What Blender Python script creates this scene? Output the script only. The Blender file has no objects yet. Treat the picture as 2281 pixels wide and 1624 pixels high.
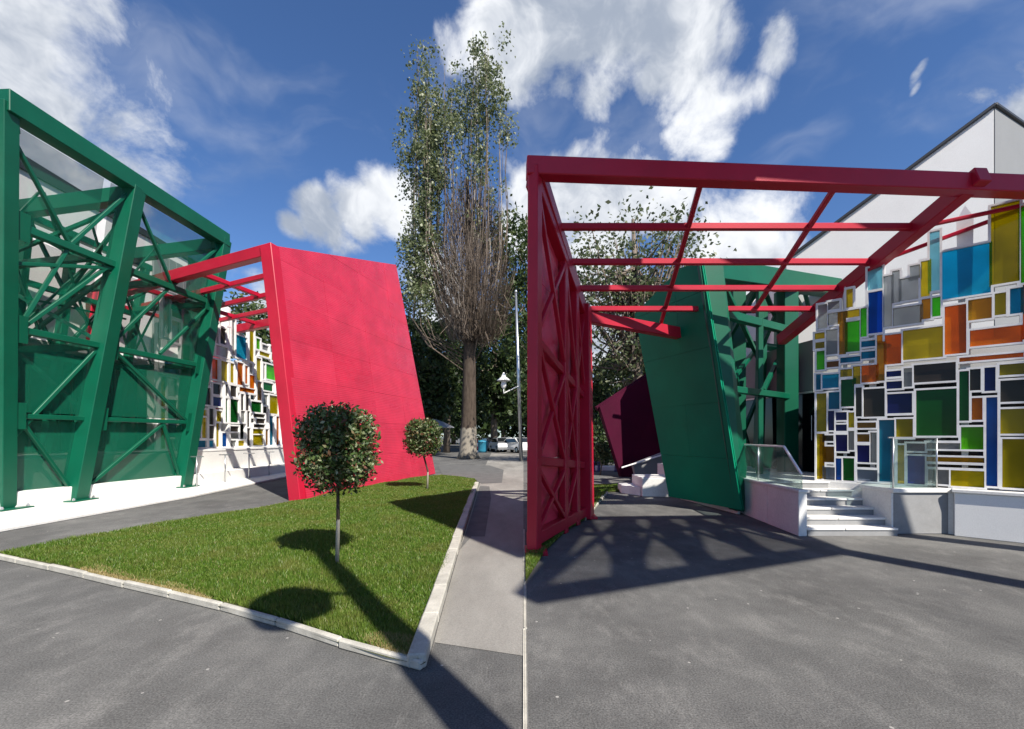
import bpy, bmesh, math, random
import numpy as np
from mathutils import Vector, Matrix

# ------------------------------------------------------------------ camera
FOC, CX, CY, EYE = 1000.0, 1140.5, 972.0, 1.6      # measuring scale: photo read at 2281 x 1624
scene = bpy.context.scene
col = scene.collection
cam_data = bpy.data.cameras.new("camera")
cam_data.sensor_width = 36.0
cam_data.lens = 36.0 * FOC / 2281.0
cam_data.shift_y = (CY - 812.0) / 2281.0
cam_data.clip_end = 2000.0
cam = bpy.data.objects.new("camera", cam_data)
cam.location = (0, 0, EYE)
cam.rotation_euler = (math.radians(90), 0, 0)
col.objects.link(cam)
scene.camera = cam

# ------------------------------------------------------------------ sun, sky
SUN_AZ, SUN_EL = math.radians(34), math.radians(45)   # behind the camera, to the right
sun_dir = Vector((math.sin(SUN_AZ) * math.cos(SUN_EL), -math.cos(SUN_AZ) * math.cos(SUN_EL), math.sin(SUN_EL)))
sd = bpy.data.lights.new("sun", 'SUN')
sd.energy = 5.0
sd.angle = math.radians(0.5)
sd.color = (1.0, 0.94, 0.84)
sun = bpy.data.objects.new("sun", sd)
sun.rotation_euler = (-sun_dir).to_track_quat('-Z', 'Y').to_euler()
sun.location = sun_dir * 60
col.objects.link(sun)

world = bpy.data.worlds.new("World")
scene.world = world
world.use_nodes = True
wt = world.node_tree
wt.nodes.clear()
WN, WL = wt.nodes, wt.links

def wmath(op, a, b=None, c=None, clamp=False):
    n = WN.new('ShaderNodeMath'); n.operation = op; n.use_clamp = clamp
    for i, v in enumerate((a, b, c)):
        if v is None: continue
        if isinstance(v, (int, float)): n.inputs[i].default_value = v
        else: WL.new(v, n.inputs[i])
    return n.outputs[0]

sky = WN.new('ShaderNodeTexSky')
sky.sky_type = 'NISHITA'
sky.sun_disc = False
sky.sun_elevation = SUN_EL
sky.sun_rotation = math.pi - SUN_AZ
sky.air_density = 1.0
sky.dust_density = 0.1
sky.ozone_density = 4.0
tc = WN.new('ShaderNodeTexCoord')
dvec = tc.outputs['Generated']
# soft warp of the direction, so that cloud outlines are ragged
nz = WN.new('ShaderNodeTexNoise'); nz.inputs['Scale'].default_value = 5.0
nz.inputs['Detail'].default_value = 3.0
WL.new(dvec, nz.inputs['Vector'])
wsub = WN.new('ShaderNodeVectorMath'); wsub.operation = 'SUBTRACT'
WL.new(nz.outputs['Color'], wsub.inputs[0]); wsub.inputs[1].default_value = (.5, .5, .5)
wsc = WN.new('ShaderNodeVectorMath'); wsc.operation = 'SCALE'
WL.new(wsub.outputs[0], wsc.inputs[0]); wsc.inputs['Scale'].default_value = 0.16
wadd = WN.new('ShaderNodeVectorMath'); wadd.operation = 'ADD'
WL.new(dvec, wadd.inputs[0]); WL.new(wsc.outputs[0], wadd.inputs[1])
warped = wadd.outputs[0]

def ray(px, py):
    return Vector(((px - CX) / FOC, 1.0, (CY - py) / FOC)).normalized()

CLOUDS = [  # direction of a cloud bank (read off the photo), angular radius, weight
    (-40, 40, .16, 1.0), (30, 150, .11, .95), (110, 250, .11, .72), (200, 320, .07, .6), (-150, 250, .3, 1.0),
    (1150, 30, .12, 1.05), (1090, 110, .10, .95), (1170, 130, .09, .95), (1130, 200, .05, .8),
    (870, 465, .07, 1.0), (730, 510, .07, .95), (800, 490, .06, .9), (660, 535, .04, .8),
    (950, 590, .10, 1.0), (900, 570, .06, .8), (1000, 680, .10, .9),
    (1260, 60, .12, 1.0), (1380, 80, .13, .95), (1330, 170, .10, .85), (1480, 110, .12, .85), (1250, -60, .14, 1.0),
    (1590, 260, .085, 1.05), (1560, 220, .06, .9), (1650, 230, .05, .85), (1690, 150, .05, .85), (1590, 95, .05, .8),
    (1470, 250, .05, .7), (1640, 20, .05, .6), (1500, -30, .12, .95),
    (1300, 350, .05, .9), (1280, 450, .13, 1.1), (1400, 460, .11, 1.05), (1480, 480, .09, 1.0), (1600, 540, .12, 1.05),
    (1700, 600, .10, .95), (1350, 560, .13, 1.0), (1330, 720, .13, 1.0), (1400, 800, .12, .95),
    (2062, 180, .014, .60), (2066, 205, .012, .56), (2220, 225, .03, .7), (2280, 235, .05, .75), (2350, 260, .1, .85),
    (450, 700, .10, .45), (600, 740, .1, .95), (2600, 500, .2, .9),
]
mask = None
for (px, py, r, w) in CLOUDS:
    d = WN.new('ShaderNodeVectorMath'); d.operation = 'DISTANCE'
    WL.new(warped, d.inputs[0]); d.inputs[1].default_value = ray(px, py)
    m = WN.new('ShaderNodeMapRange'); m.interpolation_type = 'SMOOTHSTEP'
    WL.new(d.outputs['Value'], m.inputs['Value'])
    m.inputs['From Min'].default_value = 0.0; m.inputs['From Max'].default_value = r * 1.9
    m.inputs['To Min'].default_value = w; m.inputs['To Max'].default_value = 0.0
    mask = m.outputs[0] if mask is None else wmath('MAXIMUM', mask, m.outputs[0])
# scattered clouds over the rest of the sky, behind and beside the camera
sep = WN.new('ShaderNodeSeparateXYZ'); WL.new(dvec, sep.inputs[0])
rest = WN.new('ShaderNodeTexNoise'); rest.inputs['Scale'].default_value = 2.6; rest.inputs['Detail'].default_value = 2.0
WL.new(dvec, rest.inputs['Vector'])
rm = WN.new('ShaderNodeMapRange'); WL.new(rest.outputs['Fac'], rm.inputs['Value'])
rm.inputs['From Min'].default_value = .54; rm.inputs['From Max'].default_value = .70
rm.inputs['To Min'].default_value = 0; rm.inputs['To Max'].default_value = .95
beside = WN.new('ShaderNodeMapRange'); WL.new(sep.outputs['Y'], beside.inputs['Value'])
beside.inputs['From Min'].default_value = .45; beside.inputs['From Max'].default_value = .25
mask = wmath('MAXIMUM', mask, wmath('MULTIPLY', rm.outputs[0], beside.outputs[0]))

fb = WN.new('ShaderNodeTexNoise'); fb.inputs['Scale'].default_value = 7.0
fb.inputs['Detail'].default_value = 9.0; fb.inputs['Roughness'].default_value = 0.6; fb.inputs['Distortion'].default_value = .25
WL.new(dvec, fb.inputs['Vector'])
val = wmath('ADD', wmath('SUBTRACT', mask, 0.52), wmath('MULTIPLY', wmath('SUBTRACT', fb.outputs['Fac'], .5), 1.55))
cv = WN.new('ShaderNodeMapRange'); cv.interpolation_type = 'SMOOTHSTEP'
WL.new(val, cv.inputs['Value']); cv.inputs['From Min'].default_value = -.06; cv.inputs['From Max'].default_value = .34
# thin high veils
mp = WN.new('ShaderNodeMapping'); mp.inputs['Scale'].default_value = (1.0, 1.0, 2.4); mp.inputs['Rotation'].default_value = (.2, .5, .3)
WL.new(warped, mp.inputs['Vector'])
vn = WN.new('ShaderNodeTexNoise'); vn.inputs['Scale'].default_value = 3.2; vn.inputs['Detail'].default_value = 5.0
vn.inputs['Roughness'].default_value = .55
WL.new(mp.outputs[0], vn.inputs['Vector'])
vm = WN.new('ShaderNodeMapRange'); WL.new(vn.outputs['Fac'], vm.inputs['Value']); vm.interpolation_type = 'SMOOTHSTEP'
vm.inputs['From Min'].default_value = .50; vm.inputs['From Max'].default_value = .75
vm.inputs['To Min'].default_value = 0; vm.inputs['To Max'].default_value = .22
cover = wmath('MAXIMUM', cv.outputs[0], vm.outputs[0])
# light and grey parts of the clouds
tn = WN.new('ShaderNodeTexNoise'); tn.inputs['Scale'].default_value = 4.0; tn.inputs['Detail'].default_value = 6.0
tn.inputs['Roughness'].default_value = .62
WL.new(warped, tn.inputs['Vector'])
tone = WN.new('ShaderNodeMapRange'); WL.new(tn.outputs['Fac'], tone.inputs['Value']); tone.interpolation_type = 'SMOOTHSTEP'
tone.inputs['From Min'].default_value = .36; tone.inputs['From Max'].default_value = .62
cmix = WN.new('ShaderNodeMix'); cmix.data_type = 'RGBA'
WL.new(tone.outputs[0], cmix.inputs['Factor'])
cmix.inputs['A'].default_value = (3.3, 3.8, 4.7, 1); cmix.inputs['B'].default_value = (8.4, 8.6, 8.9, 1)
smix = WN.new('ShaderNodeMix'); smix.data_type = 'RGBA'
hue = WN.new('ShaderNodeMix'); hue.data_type = 'RGBA'; hue.blend_type = 'MULTIPLY'; hue.inputs['Factor'].default_value = 1.0
WL.new(sky.outputs[0], hue.inputs['A']); hue.inputs['B'].default_value = (.74, .93, 1.18, 1)     # white balance of the clear sky
WL.new(cover, smix.inputs['Factor']); WL.new(hue.outputs['Result'], smix.inputs['A']); WL.new(cmix.outputs['Result'], smix.inputs['B'])
bg = WN.new('ShaderNodeBackground'); bg.inputs['Strength'].default_value = 0.072
WL.new(smix.outputs['Result'], bg.inputs['Color'])
wo = WN.new('ShaderNodeOutputWorld'); WL.new(bg.outputs[0], wo.inputs['Surface'])

scene.view_settings.view_transform = 'Standard'
scene.view_settings.look = 'None'
scene.view_settings.gamma = 1.0
scene.view_settings.use_curve_mapping = False
scene.view_settings.exposure = 0.74
scene.render.engine = 'CYCLES'
scene.cycles.use_denoising = True
scene.cycles.max_bounces = 8
scene.cycles.transparent_max_bounces = 24
scene.cycles.sample_clamp_indirect = 6.0

# ------------------------------------------------------------------ helpers
rng = np.random.default_rng(7)
random.seed(7)

def at(px, py, depth):
    """the point that stands `depth` metres away and is seen at this place of the photo"""
    return Vector(((px - CX) * depth / FOC, depth, EYE - (py - CY) * depth / FOC))

def gr(px, py, h=0.0):
    """the point at height h that is seen at this place of the photo"""
    return at(px, py, (EYE - h) * FOC / (py - CY))

def V(*a): return Vector(a)

def tag(o, label=None, cat=None, group=None, kind=None):
    if label: o['label'] = label
    if cat: o['category'] = cat
    if group: o['group'] = group
    if kind: o['kind'] = kind
    return o

def empty(name, loc=(0, 0, 0), label=None, cat=None, group=None, rz=0.0):
    o = bpy.data.objects.new(name, None)
    o.location = loc; o.rotation_euler = (0, 0, rz)
    o.empty_display_size = .3
    col.objects.link(o)
    return tag(o, label, cat, group)

def link(name, me, mat, parent=None):
    o = bpy.data.objects.new(name, me)
    if mat is not None and len(me.materials) == 0: me.materials.append(mat)
    col.objects.link(o)
    if parent is not None:
        o.parent = parent
        if parent.parent is None: o.matrix_parent_inverse = parent.matrix_basis.inverted()
    return o

def mesh(name, verts, faces, mat, parent=None, smooth=False):
    me = bpy.data.meshes.new(name)
    me.from_pydata([tuple(v) for v in verts], [], faces)
    me.update()
    if smooth: me.polygons.foreach_set('use_smooth', [True] * len(me.polygons))
    return link(name, me, mat, parent)

def from_bm(name, bm, mat, parent=None, smooth=False):
    me = bpy.data.meshes.new(name); bm.normal_update(); bm.to_mesh(me); bm.free()
    if smooth: me.polygons.foreach_set('use_smooth', [True] * len(me.polygons))
    return link(name, me, mat, parent)

BOXF = [(0, 3, 2, 1), (4, 5, 6, 7), (0, 1, 5, 4), (1, 2, 6, 5), (2, 3, 7, 6), (3, 0, 4, 7)]

def beam_data(p0, p1, w, h, up=Vector((0, 0, 1))):
    p0, p1 = Vector(p0), Vector(p1)
    d = (p1 - p0).normalized()
    s = d.cross(up)
    if s.length < 1e-4: s = d.cross(Vector((0, 1, 0)))
    s.normalize(); u = s.cross(d).normalized()
    vs = []
    for p in (p0, p1):
        for a, b in ((-1, -1), (1, -1), (1, 1), (-1, 1)):
            vs.append(p + s * a * w / 2 + u * b * h / 2)
    return vs

def bevel_box(name, vs, mat, parent, bev=0.012):
    bm = bmesh.new()
    bv = [bm.verts.new(v) for v in vs]
    for f in BOXF: bm.faces.new([bv[i] for i in f])
    bmesh.ops.recalc_face_normals(bm, faces=bm.faces)
    if bev > 0:
        bmesh.ops.bevel(bm, geom=list(bm.edges), offset=bev, segments=1, affect='EDGES')
    return from_bm(name, bm, mat, parent)

def beam(name, p0, p1, w, h, mat, parent, up=Vector((0, 0, 1)), bev=0.012):
    return bevel_box(name, beam_data(p0, p1, w, h, up), mat, parent, bev)

def box(name, x0, x1, y0, y1, z0, z1, mat, parent=None, bev=0.01):
    vs = [(x0, y0, z0), (x1, y0, z0), (x1, y1, z0), (x0, y1, z0), (x0, y0, z1), (x1, y0, z1), (x1, y1, z1), (x0, y1, z1)]
    return bevel_box(name, vs, mat, parent, bev)

def prism(name, pts, z0, z1, mat, parent=None, bev=0.0):
    """upright prism over a polygon; z1 may be one height per corner"""
    n = len(pts)
    z1s = z1 if isinstance(z1, (list, tuple)) else [z1] * n
    bm = bmesh.new()
    lo = [bm.verts.new((p[0], p[1], z0)) for p in pts]
    hi = [bm.verts.new((p[0], p[1], z)) for p, z in zip(pts, z1s)]
    bm.faces.new(lo[::-1]); bm.faces.new(hi)
    for i in range(n): bm.faces.new((lo[i], lo[(i + 1) % n], hi[(i + 1) % n], hi[i]))
    bmesh.ops.recalc_face_normals(bm, faces=bm.faces)
    if bev: bmesh.ops.bevel(bm, geom=list(bm.edges), offset=bev, segments=1, affect='EDGES')
    return from_bm(name, bm, mat, parent)

def slab(name, quad, thick, mat, parent=None, bev=0.0):
    """a flat plate: polygon in space given a thickness against its normal"""
    q = [Vector(p) for p in quad]
    n = (q[1] - q[0]).cross(q[-1] - q[0]).normalized()
    m = len(q)
    bm = bmesh.new()
    a = [bm.verts.new(p) for p in q]; b = [bm.verts.new(p - n * thick) for p in q]
    bm.faces.new(a); bm.faces.new(b[::-1])
    for i in range(m): bm.faces.new((a[i], b[i], b[(i + 1) % m], a[(i + 1) % m]))
    bmesh.ops.recalc_face_normals(bm, faces=bm.faces)
    if bev: bmesh.ops.bevel(bm, geom=list(bm.edges), offset=bev, segments=1, affect='EDGES')
    return from_bm(name, bm, mat, parent)

def sheet(name, pts, z, mat, parent=None):
    return mesh(name, [(p[0], p[1], z) for p in pts], [tuple(range(len(pts)))], mat, parent)

def tube_data(path, radii, seg=8, jitter=0.0, cap=True):
    vs, fs = [], []
    n = len(path)
    for i, p in enumerate(path):
        p = Vector(p)
        d = (Vector(path[min(i + 1, n - 1)]) - Vector(path[max(i - 1, 0)])).normalized()
        a = d.cross(Vector((0.3, 1, 0.1))).normalized(); b = d.cross(a)
        for k in range(seg):
            t = 2 * math.pi * k / seg
            r = radii[i] * (1 + (random.random() - .5) * jitter)
            vs.append(p + (a * math.cos(t) + b * math.sin(t)) * r)
    for i in range(n - 1):
        for k in range(seg):
            fs.append((i * seg + k, i * seg + (k + 1) % seg, (i + 1) * seg + (k + 1) % seg, (i + 1) * seg + k))
    if cap:
        fs.append(tuple(range(seg))[::-1]); fs.append(tuple(range((n - 1) * seg, n * seg)))
    return vs, fs

def tube(name, path, radii, mat, parent=None, seg=8, jitter=0.0):
    if not isinstance(radii, (list, tuple)): radii = [radii] * len(path)
    v, f = tube_data(path, radii, seg, jitter)
    return mesh(name, v, f, mat, parent, smooth=True)

def tubes(name, items, mat, parent=None, seg=6, jitter=0.0):
    vs, fs = [], []
    for path, radii in items:
        v, f = tube_data(path, radii, seg, jitter)
        o = len(vs); vs += v; fs += [tuple(i + o for i in t) for t in f]
    return mesh(name, vs, fs, mat, parent, smooth=True)

def lathe(name, prof, loc, mat, parent=None, seg=20, smooth=True):
    vs, fs = [], []
    for r, z in prof:
        for k in range(seg):
            t = 2 * math.pi * k / seg
            vs.append((loc[0] + r * math.cos(t), loc[1] + r * math.sin(t), loc[2] + z))
    for i in range(len(prof) - 1):
        for k in range(seg):
            fs.append((i * seg + k, i * seg + (k + 1) % seg, (i + 1) * seg + (k + 1) % seg, (i + 1) * seg + k))
    fs.append(tuple(range(seg))[::-1]); fs.append(tuple(range((len(prof) - 1) * seg, len(prof) * seg)))
    return mesh(name, vs, fs, mat, parent, smooth)

def raw_mesh(name, verts, nper, mat, parent=None):
    """many separate faces of nper corners each, fast"""
    me = bpy.data.meshes.new(name)
    n = len(verts); nf = n // nper
    me.vertices.add(n); me.vertices.foreach_set('co', verts.astype(np.float32).ravel())
    me.loops.add(n); me.loops.foreach_set('vertex_index', np.arange(n, dtype=np.int32))
    me.polygons.add(nf); me.polygons.foreach_set('loop_start', np.arange(0, n, nper, dtype=np.int32))
    me.update(calc_edges=True)
    return link(name, me, mat, parent)

def leaves(name, pts, size, mat, parent=None, width=.5, droop=0.0):
    n = len(pts)
    a = rng.normal(size=(n, 3)); a[:, 2] -= droop
    a /= np.linalg.norm(a, axis=1)[:, None]
    b = rng.normal(size=(n, 3)); b -= (b * a).sum(1)[:, None] * a
    b /= np.linalg.norm(b, axis=1)[:, None]
    c = np.cross(a, b)
    s = size * rng.uniform(.6, 1.3, n)[:, None]
    v = np.empty((n, 4, 3))
    v[:, 0] = pts - a * s * .5
    v[:, 1] = pts + b * s * width * .5 + c * s * .12
    v[:, 2] = pts + a * s * .5
    v[:, 3] = pts - b * s * width * .5 + c * s * .12
    return raw_mesh(name, v.reshape(-1, 3), 4, mat, parent)

def copy_tree(o, parent=None, shift=None):
    c = o.copy(); col.objects.link(c); c.parent = parent
    for ch in list(o.children): copy_tree(ch, c)
    return c

# ------------------------------------------------------------------ materials
def new_mat(name):
    m = bpy.data.materials.new(name); m.use_nodes = True
    nt = m.node_tree
    return m, nt, nt.nodes['Principled BSDF']

def nod(nt, typ, **kw):
    n = nt.nodes.new(typ)
    for k, v in kw.items():
        if k in n.inputs: n.inputs[k].default_value = v
        else: setattr(n, k, v)
    return n

def ramp(nt, src, stops):
    r = nt.nodes.new('ShaderNodeValToRGB')
    e = r.color_ramp.elements
    while len(e) < len(stops): e.new(.5)
    for i, (p, c) in enumerate(stops):
        e[i].position = p; e[i].color = (*c, 1) if len(c) == 3 else c
    nt.links.new(src, r.inputs[0])
    return r.outputs[0]

def obj_coord(nt):
    return nt.nodes.new('ShaderNodeTexCoord').outputs['Object']

def noise(nt, scale, detail=4, rough=.5, vec=None, scl=None):
    n = nod(nt, 'ShaderNodeTexNoise', Scale=scale, Detail=detail, Roughness=rough)
    v = vec if vec is not None else obj_coord(nt)
    if scl:
        mpn = nod(nt, 'ShaderNodeMapping', Scale=scl); nt.links.new(v, mpn.inputs['Vector']); v = mpn.outputs[0]
    nt.links.new(v, n.inputs['Vector'])
    return n.outputs['Fac']

def bump(nt, bsdf, src, strength, dist):
    b = nod(nt, 'ShaderNodeBump', Strength=strength, Distance=dist)
    nt.links.new(src, b.inputs['Height']); nt.links.new(b.outputs[0], bsdf.inputs['Normal'])

def mixc(nt, fac, a, b, mode='MIX'):
    m = nt.nodes.new('ShaderNodeMix'); m.data_type = 'RGBA'; m.blend_type = mode
    for s, k in ((fac, 'Factor'), (a, 'A'), (b, 'B')):
        if isinstance(s, (int, float)): m.inputs[k].default_value = s
        elif isinstance(s, tuple): m.inputs[k].default_value = (*s, 1) if len(s) == 3 else s
        else: nt.links.new(s, m.inputs[k])
    return m.outputs['Result']

def paint(name, c, rough=.42, vary=.12, ribs=0.0, dirt=.1, spec=.6):
    m, nt, b = new_mat(name)
    n1 = noise(nt, 1.3, 5, .6)
    lo = tuple(x * (1 - vary) for x in c); hi = tuple(min(1, x * (1 + vary)) for x in c)
    cc = ramp(nt, n1, [(.3, lo), (.7, hi)])
    n2 = noise(nt, 9, 6, .65, scl=(1, 1, .25))
    dm = nod(nt, 'ShaderNodeMapRange'); nt.links.new(n2, dm.inputs['Value'])
    dm.inputs['From Min'].default_value = .55; dm.inputs['From Max'].default_value = .8; dm.inputs['To Max'].default_value = dirt * 2
    cc = mixc(nt, dm.outputs[0], cc, tuple(x * .55 + .02 for x in c))
    nt.links.new(cc, b.inputs['Base Color'])
    b.inputs['Roughness'].default_value = rough
    b.inputs['Specular IOR Level'].default_value = .35
    if ribs:
        st_ = noise(nt, 1.1, 5, .6, scl=(.25, .25, 2.6))
        rr_ = nod(nt, 'ShaderNodeMapRange'); nt.links.new(st_, rr_.inputs['Value']); rr_.inputs['From Min'].default_value = .3; rr_.inputs['From Max'].default_value = .7
        rr_.inputs['To Min'].default_value = rough * .6; rr_.inputs['To Max'].default_value = min(1, rough * 1.5)
        nt.links.new(rr_.outputs[0], b.inputs['Roughness']); b.inputs['Specular IOR Level'].default_value = spec
        w = nod(nt, 'ShaderNodeTexWave', wave_type='BANDS', bands_direction='Z', Scale=ribs, Distortion=0.0)
        nt.links.new(obj_coord(nt), w.inputs['Vector'])
        bump(nt, b, w.outputs['Fac'], .18, .02)
    else:
        bump(nt, b, noise(nt, 40, 3), .06, .01)
    return m

def perforated(name, c, clear):
    """painted sheet full of fine holes: lets part of the light straight through"""
    m, nt, b = new_mat(name)
    b.inputs['Base Color'].default_value = (*c, 1); b.inputs['Roughness'].default_value = .5
    t = nod(nt, 'ShaderNodeBsdfTransparent')
    mx = nt.nodes.new('ShaderNodeMixShader'); mx.inputs[0].default_value = clear
    nt.links.new(b.outputs[0], mx.inputs[1]); nt.links.new(t.outputs[0], mx.inputs[2])
    nt.links.new(mx.outputs[0], nt.nodes['Material Output'].inputs['Surface'])
    return m

def tinted_glass(name, c, body=.3, gloss=.045):
    m, nt, b = new_mat(name)
    nt.nodes.remove(b)
    nn = noise(nt, 1.4, 3, .5)
    cc = ramp(nt, nn, [(.3, tuple(x * .75 for x in c)), (.7, tuple(min(1, x * 1.15) for x in c))])
    tr = nod(nt, 'ShaderNodeBsdfTransparent'); nt.links.new(cc, tr.inputs['Color'])
    df = nod(nt, 'ShaderNodeBsdfDiffuse'); nt.links.new(cc, df.inputs['Color'])
    tl = nod(nt, 'ShaderNodeBsdfTranslucent'); nt.links.new(cc, tl.inputs['Color'])
    dd = nt.nodes.new('ShaderNodeMixShader'); dd.inputs[0].default_value = .4
    nt.links.new(df.outputs[0], dd.inputs[1]); nt.links.new(tl.outputs[0], dd.inputs[2])
    a = nt.nodes.new('ShaderNodeMixShader'); a.inputs[0].default_value = body
    nt.links.new(tr.outputs[0], a.inputs[1]); nt.links.new(dd.outputs[0], a.inputs[2])
    g = nod(nt, 'ShaderNodeBsdfGlossy', Roughness=.05)
    lw = nod(nt, 'ShaderNodeFresnel', IOR=1.45)
    mr = nod(nt, 'ShaderNodeMath', operation='MULTIPLY'); nt.links.new(lw.outputs[0], mr.inputs[0]); mr.inputs[1].default_value = gloss * 12
    mr.use_clamp = True
    f = nt.nodes.new('ShaderNodeMixShader'); nt.links.new(mr.outputs[0], f.inputs[0])
    nt.links.new(a.outputs[0], f.inputs[1]); nt.links.new(g.outputs[0], f.inputs[2])
    nt.links.new(f.outputs[0], nt.nodes['Material Output'].inputs['Surface'])
    return m

def stone(name, c, vary=.12, scale=3.0, rough=.8, bmp=.15, fine=60):
    m, nt, b = new_mat(name)
    n1 = noise(nt, scale, 6, .65)
    cc = ramp(nt, n1, [(.28, tuple(x * (1 - vary) for x in c)), (.72, tuple(min(1, x * (1 + vary)) for x in c))])
    n2 = noise(nt, fine, 3, .6)
    cc = mixc(nt, .18, cc, ramp(nt, n2, [(.3, tuple(x * .5 for x in c)), (.7, tuple(min(1, x * 1.3) for x in c))]))
    nt.links.new(cc, b.inputs['Base Color'])
    b.inputs['Roughness'].default_value = rough; b.inputs['Specular IOR Level'].default_value = .25
    bump(nt, b, n2, bmp, .01)
    return m

def leaf_mat(name, stops, trans=.35, patch=None):
    m, nt, b = new_mat(name)
    g = nt.nodes.new('ShaderNodeNewGeometry')
    cc = ramp(nt, g.outputs['Random Per Island'], stops)
    if patch:
        pn = ramp(nt, noise(nt, 1.6, 5, .65), [(.45, (0, 0, 0)), (.68, (.6, .6, .6))])
        cc = mixc(nt, pn, cc, patch)
    nt.links.new(cc, b.inputs['Base Color']); b.inputs['Roughness'].default_value = .45
    b.inputs['Specular IOR Level'].default_value = .4
    t = nod(nt, 'ShaderNodeBsdfTranslucent'); nt.links.new(cc, t.inputs['Color'])
    mx = nt.nodes.new('ShaderNodeMixShader'); mx.inputs[0].default_value = trans
    nt.links.new(b.outputs[0], mx.inputs[1]); nt.links.new(t.outputs[0], mx.inputs[2])
    nt.links.new(mx.outputs[0], nt.nodes['Material Output'].inputs['Surface'])
    return m

def asphalt_mat():
    m, nt, b = new_mat("asphalt")
    v = obj_coord(nt)
    big = noise(nt, .8, 8, .68, v)
    cc = ramp(nt, big, [(.3, (.074, .073, .071)), (.5, (.105, .104, .101)), (.7, (.152, .150, .143))])
    wipe = noise(nt, 3.4, 9, .75, v, (1, .5, 1))
    wm = nod(nt, 'ShaderNodeMapRange'); nt.links.new(wipe, wm.inputs['Value'])
    wm.inputs['From Min'].default_value = .5; wm.inputs['From Max'].default_value = .75; wm.inputs['To Max'].default_value = .7
    cc = mixc(nt, wm.outputs[0], cc, (.20, .195, .185))
    stain = noise(nt, .35, 4, .6, v, (1, .6, 1))
    cc = mixc(nt, .8, cc, ramp(nt, stain, [(.35, (.72, .72, .73)), (.65, (1.25, 1.24, 1.22))]), 'MULTIPLY')
    fine = noise(nt, 85, 3, .6, v)
    cc = mixc(nt, .85, cc, ramp(nt, fine, [(.3, (.45, .45, .45)), (.7, (1.5, 1.5, 1.5))]), 'MULTIPLY')
    vo = nod(nt, 'ShaderNodeTexVoronoi', Scale=4.0); nt.links.new(v, vo.inputs['Vector'])
    sp = nod(nt, 'ShaderNodeMath', operation='LESS_THAN'); nt.links.new(vo.outputs['Distance'], sp.inputs[0]); sp.inputs[1].default_value = .045
    cc = mixc(nt, sp.outputs[0], cc, (.3, .29, .27))
    nt.links.new(cc, b.inputs['Base Color']); b.inputs['Roughness'].default_value = .85
    b.inputs['Specular IOR Level'].default_value = .25
    bump(nt, b, fine, .5, .006)
    return m

def pavement_mat():
    m, nt, b = new_mat("worn_pavement")
    v = obj_coord(nt)
    cc = ramp(nt, noise(nt, .7, 6, .6, v, (1.6, .5, 1)), [(.3, (.16, .15, .135)), (.55, (.245, .232, .21)), (.75, (.31, .295, .265))])
    fine = noise(nt, 110, 2, .5, v)
    cc = mixc(nt, .4, cc, ramp(nt, fine, [(.3, (.5, .5, .5)), (.7, (1.4, 1.4, 1.4))]), 'MULTIPLY')
    nt.links.new(cc, b.inputs['Base Color']); b.inputs['Roughness'].default_value = .9
    bump(nt, b, fine, .3, .005)
    return m

def bark_mat(name, c, white=None):
    m, nt, b = new_mat(name)
    v = obj_coord(nt)
    n1 = noise(nt, 7, 6, .7, v, (1, 1, .18))
    cc = ramp(nt, n1, [(.3, tuple(x * .45 for x in c)), (.7, tuple(min(1, x * 1.4) for x in c))])
    if white:   # whitewashed foot
        s = nt.nodes.new('ShaderNodeSeparateXYZ'); nt.links.new(v, s.inputs[0])
        e = nod(nt, 'ShaderNodeMath', operation='ADD'); nt.links.new(s.outputs['Z'], e.inputs[0])
        q = nod(nt, 'ShaderNodeMath', operation='MULTIPLY'); nt.links.new(n1, q.inputs[0]); q.inputs[1].default_value = white * .35
        nt.links.new(q.outputs[0], e.inputs[1])
        l = nod(nt, 'ShaderNodeMath', operation='LESS_THAN'); nt.links.new(e.outputs[0], l.inputs[0]); l.inputs[1].default_value = white * 1.17
        k = nod(nt, 'ShaderNodeMath', operation='MULTIPLY'); nt.links.new(l.outputs[0], k.inputs[0]); k.inputs[1].default_value = .7 if white < 1 else .4
        cc = mixc(nt, k.outputs[0], cc, (.5, .46, .38))
    nt.links.new(cc, b.inputs['Base Color']); b.inputs['Roughness'].default_value = .95
    b.inputs['Specular IOR Level'].default_value = .1
    bump(nt, b, n1, .8, .04)
    return m

def plain(name, c, rough=.5, metal=0.0, spec=.5):
    m, nt, b = new_mat(name)
    cc = ramp(nt, noise(nt, 5, 4, .6), [(.3, tuple(x * .88 for x in c)), (.7, tuple(min(1, x * 1.1) for x in c))])
    nt.links.new(cc, b.inputs['Base Color'])
    b.inputs['Roughness'].default_value = rough; b.inputs['Metallic'].default_value = metal
    b.inputs['Specular IOR Level'].default_value = spec
    return m

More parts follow.
